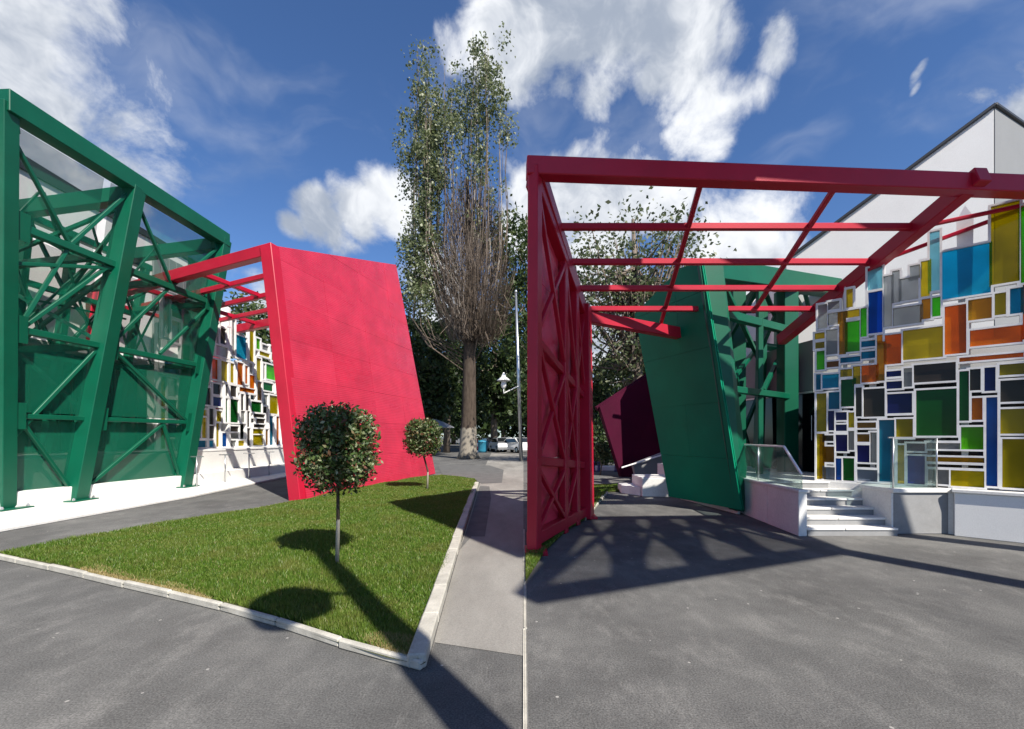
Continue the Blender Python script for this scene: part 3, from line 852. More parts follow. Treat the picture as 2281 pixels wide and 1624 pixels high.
# ------------------------------------------------------------------ right: grass strips and kerb beside the path
strip = sheet('lawn', [gr(1170, 1224), gr(1170, 1302), gr(1215, 1232), gr(1262, 1186), gr(1306, 1160), gr(1352, 1101), gr(1300, 1101)], .03, M['soil'])
tag(strip, 'narrow grass strip at the foot of the red truss wall', None, None, 'structure')
strip2 = sheet('lawn', [gr(1296, 1100), gr(1402, 1096), gr(1418, 1082), gr(1296, 1082)], .03, M['soil'])
tag(strip2, 'small lawn at the far end of the path', None, None, 'structure')
kerb('pale kerb edging the path beside the red truss wall', [gr(1306, 1160), gr(1330, 1128), gr(1354, 1100)], .07, .06, 1, .8)

# ------------------------------------------------------------------ right red portal: truss wall and open roof
HZ = lambda y: 5.36 - .33 * (y - 6.2)            # the roof falls towards the back
rr = empty('red_truss_portal', (1, 7.5, 0), 'deep red steel portal with truss wall and open beam roof beside the steps', 'portal')
WN0, WF0 = V(.28, 6.2, 0), V(1.45, 8.84, 0)
WN1, WF1 = V(.29, 6.2, 5.30), V(1.5, 9.45, 4.24)
def wr(s, t, off=0.0):
    p = WN0.lerp(WF0, s).lerp(WN1.lerp(WF1, s), t)
    return p + V(.9, -.42, 0) * off
beam('post', wr(0, 0, .03), wr(0, 1, .03), .15, .18, M['red'], rr, up=V(.42, .9, 0))
beam('post', wr(.47, 0, .03), wr(.47, 1, .03), .12, .16, M['red'], rr, up=V(.42, .9, 0))
beam('post', wr(.72, 0, .03), wr(.72, 1, .03), .13, .16, M['red'], rr, up=V(.42, .9, 0))
beam('post', wr(.95, 0, .03), wr(.95, 1, .03), .30, .24, M['red'], rr, up=V(.42, .9, 0))
for t, w in ((.035, .18), (.24, .13), (.56, .12), (.97, .2)):
    beam('chord', wr(0, t), wr(1, t), w, w, M['red'], rr)
truss_diagonals(rr, lambda s, t: wr(s, t, .05), [(.02, .24, .47, .56), (.47, .24, .02, .56), (.02, .58, .47, .95), (.47, .58, .02, .95), (.02, .22, .47, .05), (.47, .22, .02, .05),
                (.47, .24, .72, .56), (.72, .24, .47, .56), (.47, .95, .72, .58), (.47, .05, .72, .22), (.72, .58, .94, .95), (.94, .58, .72, .95)], .065, M['red'])
q = [wr(0, .01, -.05), wr(1.0, .01, -.05), wr(1.0, .985, -.05), wr(0, .985, -.05)]
ux = (WF0 - WN0).normalized()
if (q[1] - q[0]).cross(q[3] - q[0]).x < 0: q = q[::-1]
u0 = ux.dot(wr(0, 0, -.05))
clad(rr, q, [u0 - 1, u0 + 1.43, u0 + 9], [-.2, 1.25, 2.6, 3.9, 6.0], ux, [M['red_mesh']], thick=.015, proud=.004, name='perforated_sheet')

beam('front_beam', V(.20, 6.2, 5.30), V(8.6, 6.56, 5.20), .22, .25, M['red'], rr)
beam('edge_beam', V(.36, 6.3, HZ(6.3) - .05), V(1.5, 9.5, HZ(9.5) - .05), .2, .22, M['red'], rr)
for y, x0, x1 in ((7.29, .74, 6.6), (8.08, 1.02, 6.55), (8.80, 1.28, 6.5), (9.46, 1.50, 6.45)):
    beam('roof_beam', V(x0, y, HZ(y)), V(x1, y, HZ(y)), .09, .105, M['red'], rr)
beam('far_beam', V(1.5, 9.5, 4.14), V(3.84, 10.1, 3.90), .2, .24, M['red'], rr)
beam('purlin', V(2.70, 6.35, HZ(6.35) - .02), V(3.32, 10.0, HZ(10.0) + .02), .075, .08, M['red'], rr)
beam('purlin', V(4.68, 6.35, HZ(6.35) - .02), V(5.16, 9.6, HZ(9.6) + .02), .075, .08, M['red'], rr)
beam('main_beam', V(6.62, 6.3, HZ(6.3) - .04), V(6.35, 10.6, HZ(10.6) - .04), .20, .24, M['red'], rr)
for (a, b) in ((V(6.6, 7.3, HZ(7.3)), V(8.3, 6.6, 5.16)), (V(6.58, 8.1, HZ(8.1)), V(8.1, 6.58, 5.16))):
    beam('brace', a, b, .06, .06, M['red'], rr)
for p in (WN0, WF0): box('base_plate', p.x - .10, p.x + .2, p.y - .2, p.y + .2, .0, .05, M['red'], rr, .006)

# ------------------------------------------------------------------ steps, platform, parapet, glass wall on the right
st = empty('entrance_steps', (5.5, 8, 0), 'white stone entrance steps with risers darkened for shade left of the parapet block', 'steps')
ZS = [7.20, 7.45, 7.70, 7.95, 8.20, 8.45]
for i, z in enumerate(ZS):
    h0, h1 = .125 * i, .125 * (i + 1)
    xl = 4.74 + .086 * (z - 7.25)
    xr = 6.20 + .06 * i
    if i == 5: xr = 6.0
    prism('riser', [(xl + .02, z + .02), (xr - .0, z + .02), (xr + .1, 11.5), (xl + .3, 11.5)], h0, h1 - .035, M['riser'], st)  # riser shade is put into the grey of the stone
    mid = xl + (xr - xl) * (.42 + .02 * i)
    for a, b in ((xl, mid - .006), (mid + .006, xr)):
        back = ZS[i + 1] + .05 if i < 5 else 11.6
        fl_ = a == xl
        prism('tread', [(a, z), (b, z), (b, back), (a + (.0 if not fl_ else .086 * (back - z)), back)], h1 - .034, h1, M['marble'], st, .006)
for k in range(4):      # white cheek wall of stone blocks left of the steps
    a, b = 7.18 + k * 1.05, 7.18 + (k + 1) * 1.05 - .008
    prism('cheek_block', [(4.585 + .086 * (a - 7.18), a), (4.72 + .086 * (a - 7.18), a), (4.72 + .086 * (b - 7.18), b), (4.585 + .086 * (b - 7.18), b)], 0, .70, M['marble'], st, .008)
prism('cheek_coping', [(4.565, 7.15), (4.74, 7.15), (5.10, 11.4), (4.925, 11.4)], .70, .745, M['marble'], st, .006)
landing = prism('landing', [(5.2, 9.2), (6.3, 8.75), (8.6, 8.3), (9.5, 14), (6.0, 15), (4.6, 14.2), (4.75, 11.6), (5.5, 11.6)], 0, .745, M['marble'], st)
prism('low_plinth', [(4.30, 11.4), (4.62, 9.2), (4.68, 9.2), (4.8, 14), (4.32, 14.1)], 0, .13, M['marble'], st, .01)

P0R, P1R = V(5.9, 8.6, 0), V(7.66, 6.9, 0)
UR = (P1R - P0R).normalized(); NR = V(UR.y, -UR.x, 0)
if NR.y > 0: NR = -NR
pp = empty('parapet_block', (6.7, 7.5, 0), 'parapet block right of the entrance steps, greyed to stand for shade', 'parapet')
prism('block', [(6.24, 7.34), (7.17, 7.34), (6.52, 7.98), (6.28, 7.98)], 0, .68, M['riser'], pp, .012)  # shaded faces of the block, painted as a grey stone colour
prism('coping', [(6.20, 7.30), (7.20, 7.30), (6.50, 8.02), (6.20, 8.02)], .68, .745, M['marble'], pp, .008)
prism('white_end', [(6.205, 7.345), (6.238, 7.345), (6.27, 7.98), (6.225, 7.98)], 0, .678, M['marble'], pp)
pz = empty('plinth_wall', (7.6, 7, 0), 'white plinth wall under the right coloured glass wall', 'wall')
def wallR(u, off, z): return P0R + UR * u + NR * off + V(0, 0, z)
pts = [wallR(1.83, .16, 0), wallR(5.0, .16, 0), wallR(5.0, -.4, 0), wallR(1.83, -.4, 0)]
prism('plinth', pts, 0, .70, M['white'], pz, .01)
prism('wall_base', [wallR(-.06, .05, 0), wallR(1.83, .05, 0), wallR(1.83, -.1, 0), wallR(-.06, -.1, 0)], 0, .752, M['marble'], pz, .006)
pts = [wallR(1.80, .20, 0), wallR(5.0, .20, 0), wallR(5.0, -.42, 0), wallR(1.80, -.42, 0)]
prism('coping', pts, .70, .755, M['marble'], pz, .008)

CA = [  # read in a crop: x = (1900 + cx*.30784)*.891, y = (400 + cy*.30784)*.891
    (1892, 320, 2092, 912, 'olive'), (1390, 590, 1445, 1040, 'pale'), (1490, 740, 1855, 1030, 'cyan'), (1320, 832, 1365, 1092, 'yellow'), (1410, 1120, 1450, 1250, 'green'),
    (1325, 1140, 1375, 1275, 'ochre'), (1150, 992, 1275, 1122, 'grey'), (1090, 932, 1125, 1162, 'grey'), (1015, 982, 1062, 1360, 'grey'), (1095, 1230, 1300, 1312, 'grey'),
    (885, 932, 985, 1062, 'pale'), (890, 1122, 985, 1412, 'blue'), (715, 1112, 748, 1232, 'yellow'), (705, 1280, 800, 1302, 'yellow'), (712, 1366, 800, 1572, 'green'),
    (830, 1250, 858, 1452, 'green'), (480, 1255, 540, 1412, 'grey'), (565, 1312, 640, 1372, 'grey'), (652, 1292, 690, 1600, 'ochre'), (550, 1442, 622, 1602, 'grey'),
    (458, 1470, 516, 1492, 'olive'), (460, 1540, 516, 1565, 'olive'), (1705, 1122, 1865, 1242, 'ochre'), (1920, 1052, 1982, 1202, 'olive'), (2040, 1002, 2112, 1182, 'teal'),
    (1715, 1372, 2116, 1432, 'orange'), (2128, 290, 2330, 880, 'green'), (2150, 960, 2330, 1380, 'orange'), (1230, 880, 1290, 950, 'grey'),
    (565, 1225, 640, 1255, 'grey'), (960, 1452, 988, 1500, 'ochre'),
]
CB = [  # x = (1900 + cx*.3386)*.891, y = (850 + cy*.3386)*.891
    (936, -12, 1035, 172, 'orange'), (1068, -54, 1340, 112, 'olive'), (1374, -247, 1510, 72, 'orange'), (1482, 130, 1930, 86, 'orange'),
    (1150, 198, 1430, 282, 'dark'), (945, 250, 1035, 266, 'navy'), (945, 325, 1040, 352, 'navy'), (1075, 222, 1110, 340, 'grey'), (1482, 232, 1530, 582, 'dgreen'),
    (1560, 212, 1615, 352, 'dark'), (1670, 196, 1725, 352, 'navy'), (1780, 172, 1940, 222, 'olive'), (1785, 292, 1940, 430, 'dark'), (950, 416, 1115, 532, 'navy'),
    (1165, 380, 1440, 698, 'dgreen'), (1575, 432, 1630, 576, 'orange'), (1680, 426, 1740, 1085, 'blue'), (1790, 512, 1945, 682, 'olive'), (1800, 742, 1945, 1104, 'olive'),
    (1497, 652, 1635, 802, 'green'), (1017, 592, 1120, 712, 'olive'), (890, 602, 985, 1036, 'teal'), (730, 622, 850, 642, 'brown'), (730, 702, 800, 742, 'brown'),
    (730, 782, 800, 892, 'navy'), (828, 692, 852, 892, 'grey'), (730, 952, 860, 1030, 'greyblue'), (1095, 772, 1205, 812, 'greyblue'), (1100, 862, 1205, 1056, 'blue'),
    (1030, 782, 1056, 1060, 'yellow'), (1242, 768, 1462, 802, 'grey'), (1242, 872, 1640, 906, 'ochre'), (1252, 962, 1382, 1062, 'grey'), (1420, 972, 1640, 1094, 'yellow'),
    (427, 422, 486, 672, 'olive'), (517, 412, 580, 512, 'teal'), (610, 322, 690, 492, 'dgreen'), (718, 372, 742, 562, 'dark'), (775, 382, 912, 562, 'dark'),
    (605, 166, 735, 172, 'teal'), (470, 292, 575, 362, 'cyan'), (425, 292, 442, 382, 'teal'), (505, 202, 575, 218, 'brown'), (760, 216, 855, 312, 'orange'),
    (876, 40, 912, 302, 'ochre'), (602, 250, 672, 282, 'olive'), (700, 222, 732, 332, 'olive'), (515, 542, 541, 662, 'navy'), (570, 552, 635, 588, 'navy'), (570, 637, 635, 664, 'navy'),
    (662, 552, 690, 642, 'yellow'), (665, 682, 690, 802, 'grey'), (480, 712, 536, 738, 'dark'), (478, 787, 541, 887, 'brown'), (570, 706, 636, 812, 'navy'),
    (480, 932, 506, 1012, 'greyblue'), (522, 932, 546, 1012, 'greyblue'), (570, 872, 592, 1012, 'blue'), (626, 872, 690, 1022, 'dgreen'),
    (429, 702, 446, 1000, 'yellow'), (458, 702, 470, 1000, 'ochre'), (757, 42, 842, 56, 'teal'), (757, 118, 842, 140, 'teal'),
    (2010, 100, 2160, 420, 'ochre'), (2010, 470, 2160, 760, 'dgreen'), (2010, 820, 2160, 1110, 'cyan'), (430, 130, 470, 240, 'green'),
]
rr1 = rects_on_wall(CA, 1900, 400, .30784, P0R, UR, NR, (744, 2050, 7.6)) + rects_on_wall(CB, 1900, 850, .3386, P0R, UR, NR, (744, 2050, 7.6))
rr1 = [(a, max(b, .80), c, max(d, .80), k) for a, b, c, d, k in rr1]
rr1 = [r for r in rr1 if abs(r[1] - r[3]) > .02 and abs(r[0] - r[2]) > .012]
gw, ptr = glass_wall('coloured_glass_wall', 'tall stained glass wall of white frames right of the entrance steps', P0R, UR, NR, rr1, w=.034, depth=.09, grow=.02)
def fin(u, z0, z1, w0, w1):
    q = [ptr(u - w0, z0, -.12), ptr(u + w0, z0, -.12), ptr(u + w1, z1, -.12), ptr(u, z1 + .22, -.12), ptr(u - w1, z1, -.12)]
    slab('fin', q, .05, M['white_frame'], gw)
uu = lambda px: (hit(px, 900, P0R, NR) - P0R).dot(UR)
fin(uu(2150), .76, 5.15, .03, .10)
fin(uu(1942), .76, 4.45, .03, .07)
fin(uu(1880), .76, 4.2, .02, .04)

# low glazed annex right behind the glass wall
ar = empty('glazed_annex', (7.5, 9, 0), 'dark glazed low annex behind the right coloured glass wall', 'building')
q = [wallR(-.25, -1.15, 0), wallR(5.0, -1.15, 0), wallR(5.0, -3.4, 0), wallR(1.0, -3.4, 0)]
prism('core', q, 0, 3.3, M['dark_frame'], ar)
for k in range(5):
    p = [wallR(-.2 + k * 1.0, -1.10, .76), wallR(.74 + k * 1.0, -1.10, .76), wallR(.74 + k * 1.0, -1.10, 2.75), wallR(-.2 + k * 1.0, -1.10, 2.75)]
    slab('window', p, .03, M['dark_glass'], ar)
slab('fascia', [wallR(-.25, -1.08, 2.82), wallR(5.0, -1.08, 2.82), wallR(5.0, -1.08, 3.32), wallR(-.25, -1.08, 3.32)], .05, M['white'], ar)
# entrance front beside it, seen through and beside the green portal
en = empty('glazed_entrance', (7, 12, 0), 'dark glazed entrance under a grey fascia behind the right green portal', 'building')
E0, E1 = V(7.16, 10.5, 0), V(6.62, 14.4, 0)
prism('core', [E0, E1, V(9.2, 15, 0), V(9.2, 10.9, 0)], .74, 3.85, M['dark_frame'], en)
eu = (E1 - E0).normalized(); en_n = V(-eu.y, eu.x, 0)
for k in range(4):
    a = E0 + eu * (k * .97 + .02) + en_n * .03; b = E0 + eu * (k * .97 + .93) + en_n * .03
    w = slab('door', [a + V(0, 0, .76), b + V(0, 0, .76), b + V(0, 0, 2.62), a + V(0, 0, 2.62)], .03, M['dark_glass'], en)
    beam('door_handle', a + eu * .08 + en_n * .05 + V(0, 0, 1.5), a + eu * .08 + en_n * .05 + V(0, 0, 2.1), .02, .02, M['steel'], w)
slab('fascia', [E0 + en_n * .05 + V(0, 0, 2.68), E1 + en_n * .05 + V(0, 0, 2.68), E1 + en_n * .05 + V(0, 0, 3.86), E0 + en_n * .05 + V(0, 0, 3.86)], .08, M['grey_clad_and_shade'], en)
beam('door_head', E0 + en_n * .08 + V(0, 0, 2.65), E1 + en_n * .08 + V(0, 0, 2.65), .06, .05, M['white_frame'], en)

# white main building with the sloping eaves
mb = empty('white_main_building', (10.5, 12, 0), 'tall white building with sloping dark roof edge behind the right glass wall', 'building')
C0 = at(2213, 238, 10.0); C1 = at(1752, 580, 12.3); C2 = at(2330, 318, 11.6)
foot = [(C1.x, C1.y), (C0.x, C0.y), (C2.x, C2.y), (C2.x + .2, C2.y + 5), (C1.x + 2, C1.y + 5)]
tops = [C1.z, C0.z, C2.z, C2.z, C1.z + .6]
prism('wall', foot, 0, tops, M['white'], mb)
slab('shade_grey_side', [V(C0.x + .02, C0.y - .012, 0), V(C2.x, C2.y - .03, 0), V(C2.x, C2.y - .03, C2.z - .02), V(C0.x + .02, C0.y - .012, C0.z - .02)], .03, M['grey_clad_and_shade'], mb)  # shaded side of the white wall, its shade put into the grey
for a, b in ((C1, C0), (C0, C2)):
    d = (b - a).normalized()
    beam('roof_edge', a + V(0, -.03, .02) - d * .02, b + V(0, -.03, .02) + d * .02, .10, .07, M['dark_edge'], mb)
wb = empty('rear_white_block', (7.5, 16, 0), 'lower white block seen through the right green portal', 'building')
prism('wall', [(5.9, 15.4), (10.2, 15.0), (10.2, 19), (5.9, 19)], 0, [5.9, 6.6, 6.6, 5.9], M['white'], wb)
box('roof_edge', 5.85, 10.25, 14.9, 14.99, 5.7, 5.8, M['dark_edge'], wb)

# balustrades
ba = empty('glass_balustrade', (5.5, 9, 0), 'glass balustrade with white rail at the left of the entrance steps', 'balustrade')
BP = [V(4.93, 10.6, 0), V(4.69, 7.74, 0), V(4.645, 7.2, 0)]
slab('glass_panel', [BP[0] + V(0, 0, .75), BP[1] + V(0, .01, .75), BP[1] + V(0, .01, 1.40), BP[0] + V(0, 0, 1.40)], .014, M['clear'], ba)
slab('glass_panel', [BP[1] + V(0, -.01, .75), BP[2] + V(0, 0, .75), BP[2] + V(0, 0, .98), BP[1] + V(0, -.01, 1.40)], .014, M['clear'], ba)
beam('rail', BP[0] + V(0, 0, 1.425), BP[1] + V(0, 0, 1.425), .035, .035, M['white_frame'], ba, bev=.006)
beam('rail', BP[1] + V(0, 0, 1.425), BP[2] + V(0, 0, .99), .035, .035, M['white_frame'], ba, bev=.006)
for y in (9.7, 8.7):
    tube('post', [(4.69 + .084 * (y - 7.74), y, .745), (4.69 + .084 * (y - 7.74), y, 1.42)], .012, M['steel'], ba)
bb = empty('glass_balustrade', (6.6, 7.6, 0), 'clear glass balustrade standing on the shade-greyed parapet block', 'balustrade')
slab('glass_panel', [V(6.28, 7.44, .75), V(7.02, 7.44, .75), V(7.02, 7.44, 1.56), V(6.28, 7.44, 1.56)], .014, M['clear'], bb)
beam('rail', V(6.22, 7.42, 1.58), V(7.08, 7.42, 1.58), .025, .02, M['steel'], bb, bev=.004)
for x in (6.3, 7.02):
    tube('post', [(x, 7.42, .74), (x, 7.42, 1.57)], .013, M['steel'], bb)

# ------------------------------------------------------------------ right green portal
gg = empty('green_panel_portal', (5, 10, 0), 'leaning green metal panel and truss portal over the entrance steps', 'portal')
Q0, Q1 = gr(1652, 1136, .13), gr(1490, 1106, .13)
TQ = at(1563, 583, 9.2)
nq = (Q1 - Q0).cross(TQ - Q0).normalized()
poly = [Q0, TQ, hit(1515, 597, Q0, nq), hit(1414, 700, Q0, nq), Q1]
nn_ = (poly[1] - poly[0]).cross(poly[-1] - poly[0])
if nn_.x > 0: poly = poly[::-1]
uq = (Q1 - Q0).normalized(); uq0 = uq.dot(Q0)
clad(gg, poly, [uq0 - 3, uq0 + 1.3, uq0 + 9], [0, 1.15, 2.3, 3.45, 4.6, 9.9], uq, [M['green_sheet']], proud=.008)
print('GREEN PANEL', [tuple(round(c, 2) for c in p) for p in poly])
leg = [at(1556, 581, 9.22), at(1612, 590, 9.3), at(1664, 1040, 9.3), at(1659, 1140, 9.1), at(1638, 1138, 9.1)]
slab('leg', leg[::-1], .30, M['green'], gg, .015)
beam('top_chord', at(1590, 603, 9.45), at(1884, 646, 12.0), .34, .42, M['green'], gg)
beam('column', at(1692, 622, 10.2), V(at(1692, 900, 10.2).x, 10.2, .75), .12, .12, M['green'], gg, up=V(0, 1, 0))
beam('column', at(1754, 628, 10.9), V(at(1754, 900, 10.9).x, 10.9, .75), .34, .34, M['green'], gg, up=V(0, 1, 0))
beam('chord', at(1606, 698, 9.5), at(1762, 738, 10.9), .16, .18, M['green'], gg)
beam('chord', at(1622, 866, 9.4), at(1762, 884, 10.9), .14, .14, M['green'], gg)
for (a, b, w) in (((1612, 620, 11.6), (1880, 668, 13.6), .2), ((1622, 760, 11.6), (1830, 790, 13.2), .16), ((1640, 650, 11.6), (1640, 1040, 11.6), .34), ((1742, 650, 12.6), (1742, 1040, 12.6), .3), ((1700, 640, 12.0), (1690, 1000, 12.0), .2), ((1815, 670, 13.2), (1815, 800, 13.2), .12)):
    beam('rear_member', at(*a), at(*b), w, w, M['green'], gg, up=V(0, .8, .6))
for (a, b) in (((1615, 640, 9.6), (1690, 800, 11.5)), ((1690, 640, 10.3), (1620, 760, 11.6)), ((1700, 640, 10.4), (1750, 760, 12.4)), ((1750, 650, 10.9), (1690, 790, 12.0)), ((1620, 860, 9.6), (1690, 770, 11.8)), ((1700, 870, 10.3), (1748, 770, 12.5)),
               ((1640, 1000, 11.5), (1690, 880, 11.9)), ((1765, 650, 11.0), (1830, 760, 12.8)), ((1870, 655, 12.0), (1780, 770, 12.6)), ((1650, 890, 11.6), (1610, 700, 9.6)), ((1790, 640, 11.3), (1815, 740, 13.2)), ((1840, 650, 11.8), (1800, 760, 13.0)), ((1640, 900, 11.6), (1680, 1040, 12.2))):
    beam('diagonal', at(*a), at(*b), .09, .09, M['green'], gg, bev=.006)
for (x, y, z) in ((1650, 610, 9.9), (1720, 618, 10.6), (1800, 630, 11.2)):
    p = at(x, y, z); beam('tie_beam', p, p + V(.3, 2.1, -.1), .16, .2, M['green'], gg)

# ------------------------------------------------------------------ dark purple portal and ramp at the end of the path
pu = empty('purple_panel_portal', (5, 18, 0), 'dark purple leaning panel behind the right green panel', 'portal')
pq = [at(1378, 1061, 18), at(1330, 908, 18.0), at(1446, 830, 18.4), at(1500, 800, 18.6), at(1545, 1060, 18.2)]
slab('panel', pq, .35, M['purple'], pu, .02)
beam('edge_beam', at(1328, 911, 17.9), at(1500, 798, 18.5), .2, .18, M['purple'], pu)
rw = empty('ramp_wall', (5, 15.5, 0), 'dark grey ramp wall with sloping white handrail by the green panel', 'wall')
slab('wall', [at(1417, 1064, 15.5), at(1480, 1064, 15.5), at(1478, 1008, 15.5), at(1410, 1034, 15.5)], .25, M['grey_clad_and_shade'], rw)
beam('handrail', at(1384, 1042, 15.4), at(1480, 1012, 15.4), .06, .05, M['white_frame'], rw)
rb = empty('white_kerb_block', (3.8, 12, 0), 'white stone end block at the foot of the green panel', 'block')
x0, x1 = at(1428, 1100, 12.0).x, at(1492, 1100, 11.9).x
prism('block', [(x0, 11.9), (x1 + .05, 11.75), (x1 + .4, 13), (x0 + .05, 13.1)], 0, .50, M['marble'], rb, .015)
prism('low_block', [(x0 - .38, 12.6), (x0 - .01, 12.0), (x0 + .05, 13.1), (x0 - .34, 13.2)], 0, .24, M['marble'], rb, .012)
lw = empty('low_white_wall', (3, 21, 0), 'low white boundary wall across the far end of the path', 'wall')
box('wall', 2.2, 6.5, 20.9, 21.1, 0, .22, M['white'], lw)
box('upper_wall', 2.0, 6.6, 25.0, 25.2, 0, .75, M['grey_clad_and_shade'], lw)
BL = plain("blue_plastic", (.02, .03, .12), .4)
for k, px in enumerate((1322, 1334, 1372, 1392)):
    p = at(px, 1054, 20.4)
    bo = lathe('bollard', [(.10, 0), (.10, .05), (.07, .08), (.06, .38), (.08, .42), (.05, .48)], (p.x, p.y, 0), BL, None, 12)
    tag(bo, ['leftmost', 'second from left', 'third from left', 'rightmost'][k] + ' of the dark blue bollards before the low white wall', 'bollard', 'dark blue bollards at the far end of the path')

# ------------------------------------------------------------------ red canopy added out of view to shade the truss wall and forecourt
cn = empty('added_shade_canopy', (9.9, 0, 0), 'added red canopy out of view, shading the truss wall and casting lattice shade on the forecourt', 'canopy')
CHZ = 9.0
lat = [V(5.16, -2.99, CHZ), V(9.4, -1.2, CHZ), V(9.1, 1.44, CHZ), V(6.5, 1.3, CHZ)]
sol = [V(5.5, -1.9, CHZ), V(6.5, 1.3, CHZ), V(4.25, 5.35, CHZ), V(2.25, 2.85, CHZ), V(5.15, -1.45, CHZ)]
slab('perforated_sheet', [p + V(0, 0, .1) for p in lat], .02, M['shade_canopy_mesh'], cn)  # sheet of the added canopy, out of view, there for its shade
slab('shade_sheet', [p + V(0, 0, .1) for p in sol], .03, M['red'], cn)
slab('shade_sheet', [V(3.4, 3.0, CHZ + .1), V(10.2, 3.0, CHZ + .1), V(10.2, 3.7, CHZ + .1), V(4.0, 3.6, CHZ + .1)], .03, M['red'], cn)  # added strip that keeps the sun off the portal's front beam
def lq(s, t): return lat[0].lerp(lat[1], s).lerp(lat[3].lerp(lat[2], s), t)
for s, w in ((0, .16), (.28, .34), (.53, .34), (.78, .32), (1, .2)): beam('beam', lq(s, 0), lq(s, 1), w, .2, M['red'], cn)
for t, w in ((0, .30), (.66, .10), (1, .16)): beam('beam', lq(0, t), lq(1, t), w, .2, M['red'], cn)
for i in range(4):
    ss = (0, .28, .53, .78, 1)
    beam('diagonal', lq(ss[i], 0), lq(ss[i + 1], 1), .10, .10, M['red'], cn); beam('diagonal', lq(ss[i + 1], 0), lq(ss[i], 1), .10, .10, M['red'], cn)
for a, b in ((sol[4], sol[3]), (sol[3], sol[2]), (sol[2], V(9.9, 3.4, CHZ)), (V(9.6, -1.2, CHZ), V(9.9, 3.9, CHZ)), (lat[3], V(9.9, 1.5, CHZ))):
    beam('beam', a, b, .2, .24, M['red'], cn)
beam('leg', V(9.6, -1.2, 0), V(9.6, -1.2, CHZ), .3, .3, M['red'], cn, up=V(0, 1, 0))
beam('leg', V(9.9, 3.9, 0), V(9.9, 3.9, CHZ), .3, .3, M['red'], cn, up=V(0, 1, 0))
beam('leg', V(12.5, 1.3, 0), V(9.8, 1.4, CHZ - .2), .3, .3, M['red'], cn, up=V(0, 1, 0))

# street lamp standing behind the photographer; its shadow lies across the lawn
la = empty('street_lamp', (2.2, -1, 0), 'tall tapered street lamp with side lantern, casting its shadow over the lawn', 'street lamp')
lx, ly = 2.15, -1.0
tube('pole', [(lx, ly, 0), (lx, ly, 3), (lx, ly, 6), (lx, ly, 9.2)], [.24, .17, .13, .09], M['steel'], la, 12)
lathe('lamp_head', [(.05, 0), (.30, .1), (.34, .35), (.12, .6), (.03, .75)], (lx - .12, ly, 9.1), M['white_frame'], la)
beam('bracket', (lx, ly, 6.55), (lx - .7, ly, 6.55), .06, .06, M['steel'], la)
lathe('lantern', [(.1, 0), (.32, .12), (.36, .4), (.2, .62), (.04, .75)], (lx - .72, ly, 5.9), M['white_frame'], la)

# ------------------------------------------------------------------ trimmed lollipop trees on the lawn
def trimmed_tree(label, base, crown_c, rx, rz, n, leaf, trunk_r):
    t = empty('trimmed_tree', base, label, 'tree', 'trimmed round trees on the lawn')
    bz = crown_c.z - rz * .92
    mid = V(base.x + .012, base.y, bz * .55)
    tube('trunk', [V(base.x, base.y, 0), mid, V(crown_c.x, crown_c.y, bz), crown_c], [trunk_r, trunk_r * .85, trunk_r * .75, trunk_r * .4], M['bark_small'], t, 10, .1)
    items = []
    for k in range(14):
        a = random.uniform(0, 6.28); e = random.uniform(.1, 1.3)
        d = V(math.cos(a) * math.cos(e), math.sin(a) * math.cos(e), math.sin(e))
        s = V(crown_c.x, crown_c.y, bz + random.uniform(-.06, .12))
        m = s + V(d.x * rx * .5, d.y * rx * .5, d.z * rz * .55)
        items.append(([s, m, s + V(d.x * rx * .9, d.y * rx * .9, d.z * rz * 1.3)], [trunk_r * .45, trunk_r * .28, trunk_r * .1]))
    tubes('branches', items, M['bark_small'], t, 5)
    d = rng.normal(size=(n, 3)); d /= np.linalg.norm(d, axis=1)[:, None]
    d = np.sign(d) * np.abs(d) ** .80; d /= (np.abs(d) ** 2.8).sum(1)[:, None] ** (1 / 2.8)     # a slightly square, flat-topped ball
    r = rng.uniform(0.0, 1, n) ** .33
    lump = rng.normal(1, .05, n) + .13 * np.sin(d[:, 0] * 6 + d[:, 2] * 5) * np.cos(d[:, 1] * 7 + d[:, 2] * 3)
    p = d * (r * lump)[:, None] * np.array([rx, rx, rz]) + np.array(crown_c)
    low = p[:, 2] < crown_c.z - rz * .5
    keep = ~(low & (rng.uniform(size=n) < .35))
    p = p[keep]
    o = rng.normal(size=(n // 40, 3)); o /= np.linalg.norm(o, axis=1)[:, None]; o[:, 2] = np.abs(o[:, 2]) * .9 + .1
    o = o * np.array([rx, rx, rz]) * rng.uniform(1.0, 1.17, (len(o), 1)) + np.array(crown_c)      # stray shoots
    leaves('crown', np.concatenate([p, o]), leaf, M['trim'], t, .48)
    return t
b1 = gr(751, 1262)
trimmed_tree('nearer round trimmed tree on a thin trunk before the red panel', V(b1.x, b1.y, 0), V(b1.x + .01, b1.y, EYE - (1000 - CY) * b1.y / FOC), .44, .51, 9500, .066, .026)
b2 = gr(952, 1094)
trimmed_tree('smaller farther round trimmed tree at the corner of the red panel', V(b2.x, b2.y, 0), V(b2.x - .12, b2.y, EYE - (975 - CY) * b2.y / FOC), .50, .53, 5200, .095, .032)

# ------------------------------------------------------------------ grass
def shrink(poly, d):
    c = sum((Vector((p[0], p[1])) for p in poly), Vector((0, 0))) / len(poly)
    return [Vector((p[0], p[1])) + (c - Vector((p[0], p[1]))).normalized() * d for p in poly]

